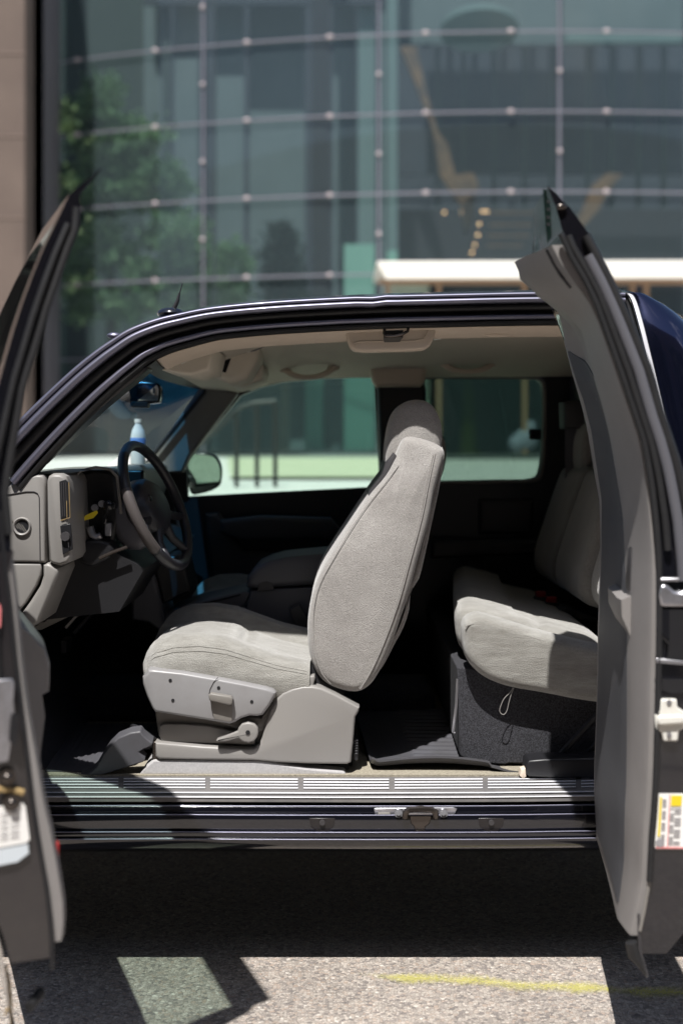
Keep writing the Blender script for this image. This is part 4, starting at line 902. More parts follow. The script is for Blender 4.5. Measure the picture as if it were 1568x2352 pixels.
# ================================================================ DOORS
class Door:
    def __init__(s, H0, es, et, L): s.H = Vector((H0[0], H0[1], 0)); s.es = Vector((*es, 0)); s.et = Vector((*et, 0)); s.L = L
    def p(s, a, t, z): q = s.H+s.es*a+s.et*t; return Vector((q.x, q.y, z))
    def inv(s, u, v, a):
        k = (u-CU)/F
        t = (k*(D+s.H.y+a*s.es.y)-s.H.x-a*s.es.x)/(s.et.x-k*s.et.y)
        d = D+s.H.y+a*s.es.y+t*s.et.y
        return t, CZ+(HV-v)*d/F
    def table(s, pts, a):
        r = sorted([(z, t) for t, z in [s.inv(u, v, a) for u, v in pts]]); return r
def shell(dr, zs, cs, smin, tin, tout, keep, slen=None):
    L = slen or dr.L
    def S_(c, z): return smin(z)+(L-smin(z))*c
    n, m = len(zs), len(cs); mb = MB()
    ins = [[dr.p(S_(c, z), tin(S_(c, z), z), z) for c in cs] for z in zs]; outs = [[dr.p(S_(c, z), tout(S_(c, z), z), z) for c in cs] for z in zs]
    idx = {}
    def vid(k, i, j):
        if (k, i, j) not in idx: idx[(k, i, j)] = len(mb.v); mb.v.append((outs if k else ins)[i][j])
        return idx[(k, i, j)]
    kp = [[keep((cs[j]+cs[j+1])/2, (zs[i]+zs[i+1])/2) for j in range(m-1)] for i in range(n-1)]
    for i in range(n-1):
        for j in range(m-1):
            if not kp[i][j]: continue
            for k in (0, 1): mb.f.append((vid(k, i, j), vid(k, i, j+1), vid(k, i+1, j+1), vid(k, i+1, j)))
            for di, dj, a, b in ((-1, 0, (i, j), (i, j+1)), (1, 0, (i+1, j), (i+1, j+1)), (0, -1, (i, j), (i+1, j)), (0, 1, (i, j+1), (i+1, j+1))):
                ii, jj = i+di, j+dj
                if not (0 <= ii < n-1 and 0 <= jj < m-1 and kp[ii][jj]): mb.f.append((vid(0, *a), vid(0, *b), vid(1, *b), vid(1, *a)))
    return mb
def frange(a, b, n): return [a+(b-a)*k/n for k in range(n+1)]

# ---- front door: hinged at the front, standing open towards the camera at the left edge of the view
th = R(70)
FDr = Door((-.925, .0), (1.13*math.cos(th), -1.13*math.sin(th)), (math.sin(th), math.cos(th)), 1.0)
FD = empty('front_door', (-.8, -.4, .45), T, 'front door swung open on its hinge towards the kerb')
def fd(mb, n, m_, **k): return mb.build(n, m_, FD, **k)
trimR = FDr.table([(233, 387), (206, 425), (181, 449), (189, 508), (175, 536), (155, 590), (131, 660), (112, 714), (98, 766), (76, 836), (62, 873), (47, 966), (30, 1060), (20, 1130), (30, 1250), (46, 1378), (56, 1495), (70, 1612), (91, 1725), (109, 1837), (126, 1907), (140, 1980), (150, 2040), (158, 2095), (156, 2119), (152, 2146), (120, 2161)][:-1], 1.0)
steelR = FDr.table([(-2, 1130), (4, 1250), (20, 1378), (31, 1495), (45, 1612), (59, 1729), (72, 1837), (87, 1935), (105, 2034), (118, 2143), (118, 2196)], 1.0)
frameO = FDr.table([(231, 386), (187, 410), (164, 433), (141, 487), (122, 520), (103, 562), (77, 625), (47, 707), (23, 784), (0, 871), (-25, 960), (-50, 1060), (-70, 1130)], 1.0)
zb_, zbelt, zt_ = .49, 1.19, FDr.inv(233, 387, 1.0)[1]
def f_in(s, z):
    if z >= zbelt: return interp(trimR, z)
    return interp(steelR, z)
def f_out(s, z):
    if z >= zbelt: return interp(frameO, z)
    return interp(steelR, z)-interp([(.48, .065), (.62, .10), (.9, .125), (1.1, .115), (1.2, interp(steelR, 1.19)-interp(frameO, 1.19))], z)
def f_smin(z): return interp([(0, .0), (1.25, .0), (1.45, .16), (1.62, .36), (1.72, .50), (1.80, .64), (zt_, .76)], z)
zs = frange(zb_, zbelt, 16)+frange(zbelt, zt_, 14)[1:]
cs = [0, .06, .12]+frange(.2, .88, 8)+[.925, .95, 1]
fd(shell(FDr, [z for z in zs if z <= zbelt+1e-6], cs, f_smin, f_in, f_out, lambda c, z: True), 'door_shell', 'paint_door', smooth=50)
fd(shell(FDr, [z for z in zs if z >= zbelt-1e-6], cs, f_smin, lambda s, z: interp(trimR, z)-(.0 if z > zbelt+.01 else .004), f_out, lambda c, z: not (z < zt_-.115 and .09 < c < .92)), 'window_frame', 'paint_black', smooth=50)
rows = [[FDr.p(s_, (f_in(s_, z)*.45+f_out(s_, z)*.55), z) for s_ in [f_smin(z)+(1-f_smin(z))*c for c in (.05, .3, .6, .94)]] for z in frange(zbelt-.02, zt_-.10, 9)]
fd(MB().grid(rows), 'window_glass', 'glass_side', smooth=80)
# inner trim
def ft_in(s, z): return interp(trimR, z)-.035*(max(0, 1-s*4))
def ft_out(s, z): return interp(steelR, z)+.001
zt2 = frange(.515, 1.18, 20)
fd(shell(FDr, zt2, [0]+frange(.05, .93, 12)+[.975, .99, .997], lambda z: .05, lambda s, z: ft_in(s, z)-(.008 if s > .99 else 0), ft_out, lambda c, z: True), 'inner_trim', 'trim_door', smooth=60)
# frame seals
mb = MB(); mb.tube([FDr.p(1.0, interp(trimR, z)-.006, z) for z in frange(1.22, zt_-.07, 16)], .007, 8); fd(mb, 'frame_seal', 'rubber', smooth=70)
mb = MB(); mb.tube([FDr.p(1.004, (interp(trimR, z)+interp(frameO, z))/2, z) for z in frange(.9, zt_-.1, 16)], .0055, 8); fd(mb, 'frame_bead', 'rubber', smooth=70)
mb = MB(); mb.tube([FDr.p(1.001, interp(steelR, z)+.001, z) for z in frange(.47, 1.26, 16)], .004, 6); fd(mb, 'edge_seal', 'black')
# armrest and map pocket seen past the trim edge
arm = [(.58, .0), (.62, .012), (.70, .03), (.79, .055), (.815, .070), (.84, .098), (.87, .108), (.93, .104), (.97, .094), (1.01, .066), (1.04, .03), (1.055, .0)]
arm = [(.74, .0), (.78, .028), (.86, .056), (.902, .058), (.908, .076), (.95, .084), (.985, .078), (1.012, .055), (1.035, .028), (1.05, .0)]
rows = [[FDr.p(s_, interp(trimR, z)-.01+t*(1.0-.25*(abs(s_-.5)/.34)**4), z) for z, t in arm] for s_ in frange(.16, .82, 14)]
fd(MB().grid(rows, caps=True), 'armrest', 'trim_door', smooth=55)
rows = [[FDr.p(s_, interp(trimR, z)-.006+t, z) for z, t in ((.42+.06, 0), (.5, .03), (.55, .042), (.64, .046), (.72, .04), (.725, 0))] for s_ in frange(.1, .78, 8)]
pass
t_, z_ = FDr.inv(131, 1945, .8); t2, z2 = FDr.inv(133, 1998, .8)
mb = MB(); mb.box((0, 0, 0), (1, 1, 1)); mb.v = [FDr.p(.955+.02*v.x, interp(trimR, .66)-.004+.006*v.y, .636+.042*v.z) for v in mb.v]; fd(mb, 'door_reflector', 'red', bevel=.004)
# latch, bolts and papers on the end face
def fend(u, v, a=1.006): t, z = FDr.inv(u, v, a); return FDr.p(a, t, z)
def fplate(pts, n, m_, th_=.006, **k):
    q = [fend(u, v) for u, v in pts]; mb = MB(); mb.prism(q, tuple(FDr.es*th_)); return fd(mb, n, m_, **k)
lt = fplate([(-40, 1566), (0, 1560), (28, 1558), (32, 1568), (30, 1610), (33, 1640), (24, 1655), (26, 1700), (18, 1748), (-5, 1752), (-40, 1745)], 'door_latch', 'steel', bevel=.002)
mb = MB(); mb.prism([fend(u, v, 1.014) for u, v in [(26, 1640), (40, 1640), (38, 1700), (34, 1712), (20, 1700)]], tuple(FDr.es*.004)); fd(mb, 'latch_slot', 'trim_black')
for v in (1785, 1843):
    mb = MB(); q = fend(16 if v < 1800 else 26, v); mb.tube([q-FDr.es*.004, q+FDr.es*.006], .014, 14); mb.ball(q+FDr.es*.006, .010, 7); fd(mb, 'latch_bolt', 'steel_dark')
mb = MB(); mb.tube([fend(-20, 1815), fend(6, 1813), fend(26, 1814), fend(54, 1822)], .006, 6); fd(mb, 'wax_bead', 'dirt')
lb = fplate([(-60, 1862), (20, 1850), (52, 1845), (58, 1852), (68, 1928), (60, 1936), (-60, 1958)], 'paper_label', 'label_white', .002)
fplate([(-60, 1960), (64, 1938), (66, 1960), (40, 1980), (-60, 2000)], 'clear_film', 'plastic_clear', .001)
fplate([(-20, 1390), (0, 1388), (2, 1400), (1, 1440), (-20, 1445)], 'warning_label', 'pink', .002)
mb = MB()
for v in (1872, 1886, 1900, 1914, 1926):
    for u0, u1 in ((-30, -4), (2, 18), (24, 44)):
        mb.prism([fend(u0, v-.16*u0, 1.0095), fend(u1, v-.16*u1, 1.0095), fend(u1, v+2.5-.16*u1, 1.0095), fend(u0, v+2.5-.16*u0, 1.0095)], tuple(FDr.es*.0004))
mb.build('label_print', 'label_ink', lb, smooth=0)
# dirty lower hem of the outer skin
rows = []
for s_ in (1.0, .9, .7, .5, .2, .02): rows.append([FDr.p(s_, f_out(s_, z)-q, z) for z, q in ((.56, .004), (.50, .010), (.45, .008), (.39, .004), (.35, -.004), (.31, -.02))])
fd(MB().grid(rows), 'lower_hem', 'paint_door', smooth=60)
mb = MB()
for k in range(3):
    a = .98-.03*k; mb.tube([FDr.p(a, f_out(a, .45)-.004, .45), FDr.p(a-.01, f_out(a, .45)+.004*math.sin(k), .40), FDr.p(a-.005, f_out(a, .45)-.008*math.sin(k*2.), .355+.02*math.sin(k*1.7))], [.004, .003, .0015], 5)
fd(mb, 'hem_fray', 'dirt')
mb = MB(); mb.tube([FDr.p(.98, f_out(.98, .46)+.03, .40), FDr.p(.94, f_out(.94, .46)+.055, .405)], .009, 8); fd(mb, 'door_bumper', 'rubber')

# ---- rear door, hinged at the back
ph = R(88)
RDr = Door((.745, .0), (-math.cos(ph), -math.sin(ph)), (-math.sin(ph), math.cos(ph)), .70)
RD = empty('rear_door', (.70, -.35, .40), T, 'short rear access door swung fully open past the seat opening')
def rd(mb, n, m_, **k): return mb.build(n, m_, RD, **k)
tL = RDr.table([(1262, 692), (1283, 749), (1301, 804), (1321, 879), (1334, 918), (1351, 987), (1367, 1084), (1379, 1153), (1381, 1250), (1378, 1345), (1374, 1450), (1373, 1530), (1370, 1640), (1365, 1755), (1364, 1824), (1369, 1904)], .08)
def s_c(z): return interp([(.4, .60), (1.0, .57), (1.2, .52), (1.4, .46), (1.6, .42), (1.75, .42)], z)
def rt(s, z):
    f = max(0, min(1, (s-.08)/.61)); base = interp(tL, z)*(1-f)+interp(tR, z)*f
    hol = .040*min(1, f/.10)*(1-max(0, min(1, (f-.46)/.14))**2)*(f < .60)*interp([(.4, 0), (1.15, 0), (1.4, .8), (1.6, .8), (1.72, .4)], z)
    sc = s_c(z); q = (s-.08)/(sc-.08) if s < sc else (.69-s)/(.69-sc); hol -= .026*max(0, q)**(1.6 if s < sc else .7)*interp([(.4, .6), (1.1, 1), (1.5, .5), (1.7, 0)], z)
    g = max(0, min(1, (z-1.62)/.11)); bul = .094*g*g*(3-2*g)*math.exp(-((s-.42)/.22)**2)
    return base-hol+bul
tR = RDr.table([(1290, 562), (1351, 674), (1401, 817), (1448, 954), (1468, 1016), (1484, 1114), (1492, 1192), (1498, 1286), (1497, 1378), (1496, 1473), (1491, 1661), (1489, 1745), (1485, 1837), (1478, 1904), (1474, 2017), (1462, 2085), (1446, 2160)], .69)
tO = RDr.table([(1247, 428), (1296, 461), (1331, 504), (1366, 559), (1401, 629), (1418, 669), (1451, 737), (1501, 854), (1526, 954), (1568, 1075), (1598, 1200), (1625, 1400), (1632, 1600), (1628, 1900), (1600, 2080), (1572, 2150), (1530, 2192)], .70)
rzt = RDr.inv(1247, 428, .70)[1]; rzb = RDr.inv(1530, 2192, .70)[1]; rtt = RDr.inv(1293, 562, .69)[1]
TRt = tR+[(rtt+.02, tR[-1][1]), (rzt, interp(tO, rzt)+.004)]
TRt = [x for x in tR if x[0] <= rtt-.01]+[(rtt, RDr.inv(1283, 545, .69)[0]), (RDr.inv(1270, 500, .69)[1], RDr.inv(1268, 500, .69)[0]), (RDr.inv(1256, 455, .69)[1], RDr.inv(1254, 455, .69)[0]), (rzt, interp(tO, rzt)+.003)]
def r_in(s, z): return min(interp(TRt, z)-.012-(.05*max(0, min(1, (.62-z)/.2))*max(0, 1-s/.7)**.5), (rt(s, z)-.006) if z < rtt else 9)
def r_out(s, z): return min(interp(tO, z), interp(TRt, z)-.014)-.012*math.sin(math.pi*min(1, max(0, s/.7)))*(z < 1.3)
zb2 = 1.29
def r_smin(z): return interp([(0, .02), (1.3, .02), (1.5, .03), (1.7, .06), (1.78, .12), (1.83, .25), (rzt, .45)], z)
zs = frange(rzb, zb2, 18)+frange(zb2, rzt, 14)[1:]
rd(shell(RDr, zs, [0, .05, .10]+frange(.16, .84, 6)+[.89, .95, .985, 1], r_smin, r_in, r_out, lambda c, z: not (z > zb2 and z < rzt-.16 and .11 < c < .87)), 'door_shell', 'paint_black', smooth=50)
rows = [[RDr.p(s_, r_in(s_, z)*.4+r_out(s_, z)*.6, z) for s_ in [r_smin(z)+(.7-r_smin(z))*c for c in (.16, .35, .65, .9)]] for z in frange(zb2-.02, rzt-.14, 8)]
rd(MB().grid(rows), 'window_glass', 'glass_side', smooth=80)
# inner trim panel: sculpted; the window opening continues through it
zt3 = frange(.385, rtt, 36)
keepT = lambda c, z: True
tm = rd(shell(RDr, zt3, [0, .015, .04, .07]+frange(.11, .60, 14)+[.64, .68, .74, .80, .86, .91, .95, .975, .99, 1], lambda z: interp([(.4, .08), (1.3, .06), (1.6, .07), (1.65, .09), (1.69, .15), (1.72, .23), (1.75, .30), (1.80, .34)], z), rt, lambda s, z: r_in(s, z)+.001, keepT, .69), 'inner_trim', 'trim_door', smooth=60)
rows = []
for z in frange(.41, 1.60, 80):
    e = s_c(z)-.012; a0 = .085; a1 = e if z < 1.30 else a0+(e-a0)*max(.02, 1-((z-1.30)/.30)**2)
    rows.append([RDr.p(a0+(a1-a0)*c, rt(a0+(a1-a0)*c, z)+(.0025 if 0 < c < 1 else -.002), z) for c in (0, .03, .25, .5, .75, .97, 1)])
rd(MB().grid(rows), 'trim_shade', 'trim_shade', smooth=60)  # patch laid over the trim, its shade painted as a darker tone
# armrest / pocket on the panel
rows = [[RDr.p(s_, rt(s_, z)+t-.004, z) for z, t in ((.96, 0), (.985, .010), (1.01, .022), (1.045, .024), (1.055, .0))] for s_ in frange(.36, .585, 6)]
rd(MB().grid(rows, caps=True), 'armrest', 'trim_door', smooth=50)
rows = [[RDr.p(s_, rt(s_, z)-.002+t, z) for z, t in ((1.06, 0), (1.065, .004), (1.15, .004), (1.16, .0))] for s_ in (.42, .44, .565, .58)]
rd(MB().grid(rows, caps=True), 'release_recess', 'trim_dark', smooth=50)
mb = MB(); mb.tube([RDr.p(.655, rt(.655, z)+.001, z) for z in (1.768, 1.74, 1.715, 1.69)], .004, 6); rd(mb, 'trim_slit', 'trim_dark')
# seals running down the leading edge
for fr, r_, m_, z0, z1 in ((.10, .0065, 'rubber', .5, rtt+.02), (.30, .008, 'rubber', 1.16, rzt-.10), (.58, .012, 'console_grey', 1.10, rzt-.14), (.84, .010, 'rubber', 1.05, rzt-.10)):
    mb = MB(); mb.tube([RDr.p(.708, interp(TRt, z)*(1-fr)+min(interp(tO, z), interp(TRt, z)-.01)*fr, z) for z in frange(z0, z1, 28)], r_, 10); rd(mb, 'edge_seal', m_, smooth=70)
mb = MB(); mb.tube([RDr.p(.705, interp(TRt, z)-.012, z) for z in frange(.40, 1.15, 18)], .0035, 6); rd(mb, 'edge_bead', 'trim_mid')
def rend(u, v, a=.702): t, z = RDr.inv(u, v, a); return RDr.p(a, t, z)
def rplate(pts, n, m_, th_=.006, a=.702, par=None, **k):
    q = [rend(u, v, a) for u, v in pts]; mb = MB(); mb.prism(q, tuple(RDr.es*th_)); return mb.build(n, m_, par or RD, **k)
# green plate and springs at the tip, chrome catch
rplate([(1246, 432), (1252, 436), (1264, 480), (1266, 545), (1256, 560), (1252, 520)], 'tip_gasket', 'glass_side', .004)
for v in (460, 478, 496, 512): rplate([(1254, v), (1262, v), (1263, v+7), (1255, v+7)], 'gasket_clip', 'black', .006)
mb = MB(); mb.ball(rend(1289, 474, .706), .011, 7, (1, .5, .6)); rd(mb, 'upper_catch', 'steel_dark')
lt = rplate([(1507, 1327), (1600, 1325), (1600, 1333), (1509, 1335)], 'latch_bar', 'steel', .012, bevel=.002)
rplate([(1510, 1345), (1522, 1338), (1534, 1346), (1545, 1356), (1560, 1358), (1575, 1348), (1600, 1340), (1600, 1394), (1512, 1392), (1508, 1368)], 'door_latch', 'steel', .014, bevel=.006)
rplate([(1507, 1396), (1620, 1396), (1620, 1518), (1530, 1518), (1532, 1480), (1512, 1460)], 'latch_pocket', 'black', .008, bevel=.002)
rplate([(1504, 1510), (1620, 1522), (1620, 1530), (1504, 1520)], 'latch_lip', 'steel', .012, bevel=.001)
rplate([(1512, 1400), (1534, 1400), (1534, 1470), (1512, 1450)], 'latch_side', 'black_gloss', .010)
rplate([(1534, 1400), (1620, 1400), (1620, 1512), (1534, 1512)], 'latch_well', 'trim_black', .009)
sk = rplate([(1514, 1604), (1551, 1604), (1552, 1622), (1568, 1632), (1580, 1640), (1576, 1668), (1556, 1676), (1554, 1700), (1520, 1700), (1516, 1680), (1502, 1674), (1501, 1640), (1512, 1626)], 'striker_plate', 'white_plastic', .012, bevel=.003)
rplate([(1506, 1642), (1568, 1640), (1570, 1662), (1508, 1666)], 'striker_block', 'white_plastic', .010, a=.714, par=sk, bevel=.005)
for v in (1613, 1688):
    mb = MB(); q = rend(1536, v, .715); mb.tube([q, q+RDr.es*.002], .005, 12); mb.build('striker_screw', 'steel', sk)
rplate([(1502, 1560), (1620, 1560), (1620, 1590), (1540, 1592), (1505, 1580)], 'shut_panel', 'black', .004)
# tyre placard sticker
ls = rplate([(1507, 1830), (1512, 1823), (1600, 1823), (1600, 1951), (1506, 1950), (1502, 1944)], 'door_sticker', 'label_white', .0015, a=.702)
def lp_(pts, n, m_): return rplate(pts, n, m_, .0008, a=.7045, par=ls, smooth=0)
lp_([(1515, 1832), (1520, 1832), (1515, 1922), (1510, 1922)], 'sticker_stripe', 'label_yellow')
lp_([(1541, 1828), (1566, 1828), (1564, 1852), (1540, 1852)], 'sticker_patch', 'label_yellow')
lp_([(1537, 1826), (1539, 1826), (1533, 1946), (1531, 1946)], 'sticker_rule', 'pink')
lp_([(1506, 1946), (1600, 1947), (1600, 1950), (1506, 1949)], 'sticker_border', 'pink')
mb = MB()
for k in range(20):
    for u0, u1 in ((1522, 1531), (1540, 1550), (1551, 1566)):
        if u0 > 1535 and k < 4 or (k*7+int(u0)) % 5 == 0: continue
        v = 1836+k*5.4; sh_ = -(v-1823)*.05
        q = [rend(a+sh_, b, .7046) for a, b in ((u0, v), (u1, v), (u1, v+1.5), (u0, v+1.5))]; mb.prism(q, tuple(RDr.es*.0006))
mb.build('sticker_print', 'label_ink', ls, smooth=0)
q = rend(1515, 1937, .7046); mb = MB(); mb.tube([q, q+RDr.es*.001], .0085, 20); mb.build('sticker_emblem', 'label_ink', ls)
# loose weatherstrip under the door
mb = MB(); mb.tube([rend(1449, 2165), rend(1455, 2195), rend(1470, 2215), rend(1482, 2238)], [.012, .012, .008, .003], 8); rd(mb, 'loose_weatherstrip', 'rubber')
mb = MB(); mb.tube([rend(1466, 2100), rend(1468, 2180), rend(1478, 2215), rend(1486, 2245)], .003, 6); rd(mb, 'weatherstrip_bead', 'trim_dark')

# ================================================================ LOOSE THINGS IN THE CAB
def wave_mat(name, cor, nx, ny, zf, m_, lab):
    """cor: 4 corners on the floor (near-left, near-right, far-right, far-left)"""
    c = [Vector(p) for p in cor]; top = []; 
    for j in range(ny+1):
        r = []
        for i in range(nx+1):
            f, g = i/nx, j/ny; p = (c[0]*(1-f)+c[1]*f)*(1-g)+(c[3]*(1-f)+c[2]*f)*g
            q, dx, dy = zf(f, g); r.append(Vector((p.x+dx, p.y+dy, p.z+q)))
        top.append(r)
    mb = MB(); bot = [[p-Vector((0, 0, .006)) for p in r] for r in top]
    n = nx+1; m = ny+1; base = [p for r in top for p in r]+[p for r in bot for p in r]; K_ = n*m; fs = []
    for j in range(ny):
        for i in range(nx):
            a = j*n+i; fs.append((a, a+1, a+n+1, a+n)); fs.append((K_+a, K_+a+n, K_+a+n+1, K_+a+1))
    for i in range(nx): fs += [(i, K_+i, K_+i+1, i+1), (ny*n+i, ny*n+i+1, K_+ny*n+i+1, K_+ny*n+i)]
    for j in range(ny): a = j*n; fs += [(a, a+n, K_+a+n, K_+a), (a+nx, K_+a+nx, K_+a+n+nx, a+n+nx)]
    mb.add(base, fs); return tag(mb.build(name, m_, None, smooth=60), lab, 'floor mat', 'rubber floor mats in the truck')
zc = .490
def z_rear(f, g):
    z = .006+.020*math.exp(-((g)/.03)**2)*(1 if f < .78 else .5)+.012*math.exp(-(f/.03)**2)+.03*max(0, g-.25)*(f < .9)
    z += (.005 if (g > .12 and .30 < f < .80 and (int(g*32) % 2)) else 0)
    z += .018*math.sin(math.pi*min(1, f/.9))*math.exp(-(g/.12)**2)
    if f > .75: z -= .012*(f-.75)/.25
    return z, 0, 0
wave_mat('floor_mat', [W(853, 1771, .185), W(1205, 1778, .175), Vector((.50, .80, zc)), Vector((.04, .80, zc))], 60, 96, lambda f, g: z_rear(f, g), 'rubber_mat', 'black ribbed rubber mat on the rear floor in front of the bench')
def z_fr(f, g):
    z = .006+(.003 if (g > .12 and f < .8 and int(f*40) % 2) else 0)
    cu = max(0, (f-.50)/.50)*math.exp(-(g/.30)**2)       # the curled-up near corner
    z += .115*cu**1.2
    return z, -.07*cu**2, .06*cu*cu+.015*math.sin(f*18)*cu
wave_mat('floor_mat', [W(104, 1776, .18), W(352, 1778, .17), Vector((-.46, .70, zc)), Vector((-.84, .70, zc))], 56, 40, z_fr, 'rubber_mat', 'black rubber mat with a curled corner in the driver footwell')
# folded flap of the front mat
fl = [(226, 1752), (240, 1728), (262, 1700), (285, 1684), (318, 1682), (336, 1690), (352, 1706), (352, 1716), (333, 1724), (320, 1731), (340, 1748), (335, 1754), (300, 1762), (250, 1775), (218, 1778)]
o = bpy.data.objects['floor_mat.001']
MB().prism([W(u, v, .15) for u, v in [(182, 1784), (206, 1778), (222, 1762), (234, 1740), (250, 1716), (270, 1696), (300, 1684), (322, 1681), (330, 1692), (345, 1704), (352, 1708), (345, 1716), (330, 1722), (318, 1729), (334, 1746), (328, 1752), (290, 1764), (240, 1780), (200, 1786)]], (0, .03, .012)).build('folded_flap', 'rubber_mat', o, bevel=.006, seg=3)
# pale carpet panel under the seat
MB().prism([W(u, v, .16) for u, v in [(318, 1782), (330, 1764), (352, 1745), (600, 1748), (700, 1764), (790, 1772), (797, 1783)]], (0, .16, .0)).build('sill_carpet', 'carpet_light', T, bevel=.006)
# water bottle on the dash
bc = W(317, 1010, 1.15); bt = empty('water_bottle', (bc.x, bc.y, W(317, 1068, 1.15).z), None, 'small clear plastic water bottle standing on the dashboard by the windscreen', 'bottle')
def lathe(c, prof, n=24): return MB().grid([[Vector((c.x+r*math.cos(a), c.y+r*math.sin(a), z)) for r, z in prof] for a in [2*math.pi*k/n for k in range(n)]], cv=True)
z0 = W(317, 1068, 1.15).z; hB = W(317, 962, 1.15).z-z0
lathe(bc, [(0, z0+.001), (.024, z0+.002), (.026, z0+.01), (.025, z0+hB*.3), (.026, z0+hB*.62), (.021, z0+hB*.76), (.011, z0+hB*.88), (.011, z0+hB*.93)]).build('bottle_body', 'plastic_clear', bt, smooth=60)
lathe(bc, [(.0262, z0+hB*.36), (.0268, z0+hB*.37), (.0268, z0+hB*.58), (.0262, z0+hB*.59)]).build('bottle_wrap', 'bottle_label', bt, smooth=60)
lathe(bc, [(.0125, z0+hB*.92), (.0125, z0+hB), (0, z0+hB)]).build('bottle_cap', 'label_white', bt, smooth=40)

# ================================================================ BUILDING ACROSS THE STREET
YB, RAD, XC = 22.0, 27.0, 4.3
BL = empty('glass_building', (XC, YB+4, 1.1), None, 'curved teal glass building front held by a net of cables', 'building')
def bb_(mb, n, m_, **k): return mb.build(n, m_, BL, **k)
def arc_pt(a, z, off=0):    # a: metres along the arc from XC
    t = a/RAD; r = RAD-off
    return Vector((XC+r*math.sin(t), YB+RAD-r*math.cos(t)*1.0 if False else YB+RAD-(RAD+off)*math.cos(t), z)) if False else Vector((XC+(RAD+off)*math.sin(t), YB+RAD-(RAD+off)*math.cos(t), z))
def a_of_u(u):
    lo, hi = -16., 12.
    for _ in range(50):
        m = (lo+hi)/2; p = arc_pt(m, 0)
        if CU+p.x/(p.y+D)*F < u: lo = m
        else: hi = m
    return (lo+hi)/2
aV = [a_of_u(u) for u in (92, 469, 871, 1283)]; st = aV[3]-aV[2]
aV = [aV[0]-3.2]+aV+[aV[-1]+st, aV[-1]+2*st]
zH = [W(1270, v, YB).z for v in (-295, -111, 73, 257, 441, 627, 812)]+[1.10]
zTop = zH[0]
for i in range(len(aV)-1):
    for j in range(len(zH)-1):
        rows = [[arc_pt(aV[i]+(aV[i+1]-aV[i])*k/6, z) for k in range(7)] for z in (zH[j], zH[j+1])]
        if j >= 5 and i >= 3: continue
        bb_(MB().grid(rows), 'glass_panel', 'facade', smooth=80)
for a in aV[1:]: bb_(MB().tube([arc_pt(a, zTop, .06), arc_pt(a, 1.1, .06)], .026, 6), 'vertical_cable', 'cable')
for a in (aV[2], aV[3], aV[4]): bb_(MB().tube([arc_pt(a+.10, zTop, -.35), arc_pt(a+.10, 1.1, -.35)], .03, 6), 'backing_cable', 'frame_dark')
for z in zH[:-1]:
    bb_(MB().tube([arc_pt(aV[1]+(aV[-1]-aV[1])*k/40, z, .07) for k in range(41)], .021, 6), 'horizontal_cable', 'cable')
for i in range(1, len(aV)-1):
    for z in zH[:6]:
        for f in (.26, .73):
            c = arc_pt(aV[i]+(aV[i+1]-aV[i])*f, z, .10)
            bb_(MB().ball(c, .056, 6, (1.3, .7, .8)), 'cable_clamp', 'clamp')
for a in aV[2:5]:
    for j in range(5):
        c = arc_pt(a, (zH[j]*.5+zH[j+1]*.5), .10); bb_(MB().ball(c, .050, 6, (1, .7, 1)), 'cable_clamp', 'clamp')
# side pier and dark return
pA = W(66, 1000, 21.2)
mb = MB(); mb.box((pA.x-9, 20.9, 1.0), (pA.x, 22.4, 14.5)); pier = tag(mb.build('stone_pier', 'stone', None), 'brown stone-clad pier at the left end of the glass front', 'pier')
for v in (-60, 122, 312, 500, 700, 885):
    z = W(30, v, 20.9).z; MB().box((pA.x-9.02, 20.885, z-.012), (pA.x+.01, 20.9, z+.012)).build('cladding_joint', 'stone_joint', pier)
bb_(MB().box((pA.x, 21.6, 1.0), (arc_pt(aV[1], 0).x+.1, 23.9, 14.5)), 'end_return', 'frame_dark')
# inside: back wall of coloured bands, column, floor, stairs
def band(u0, u1, v0, v1, Y, n, m_, dep=.15, **k):
    a = W(u0, v1, Y); b = W(u1, v0, Y); mb = MB(); mb.box((a.x, Y, a.z), (b.x, Y+dep, b.z)); return bb_(mb, n, m_, **k)
VB = 1100
YI = 30.
band(-60, 2200, -900, VB, 38, 'back_wall', 'in_slate')
for u0, u1, m_, Y in ((95, 150, 'in_green', 29.), (150, 330, 'in_green', 30.2), (330, 372, 'in_teal', 30), (372, 392, 'in_green', 29.6), (400, 455, 'in_teal', 29.8), (490, 560, 'in_teal', 30), (572, 700, 'in_teal', 30.4), (716, 758, 'in_dark', 27.5), (765, 818, 'in_teal', 30), (822, 862, 'in_teal_lt', 29.5), (876, 912, 'in_teal_lt', 29.3)):
    band(u0, u1, -600, VB, Y, 'interior_column', m_)
band(330, 880, -600, 8, 29.2, 'ceiling_edge', 'in_slate')
band(700, 745, 700, VB, 27, 'mint_column', 'in_mint'); band(790, 860, 560, VB, 26.8, 'mint_column', 'in_mint'); band(890, 912, 575, VB, 26.6, 'mint_column', 'in_mint')
for u in (1000, 1060, 1130, 1200, 1262, 1345, 1400, 1462, 1520): band(u, u+10, -300, 600, 33, 'blind_strip', 'in_green')
band(915, 1568, -600, 100, 31, 'upper_ceiling', 'in_teal')
band(915, 1568, 100, 400, 35, 'mezzanine', 'in_slate')
mb = MB(); c = W(1100, 66, 27); mb.cyl(c, (0, .25, 1), .95, .12, 32); bb_(mb, 'ceiling_disc', 'in_teal_lt')
band(1300, 1568, 76, 96, 29, 'light_shelf', 'in_teal_lt')
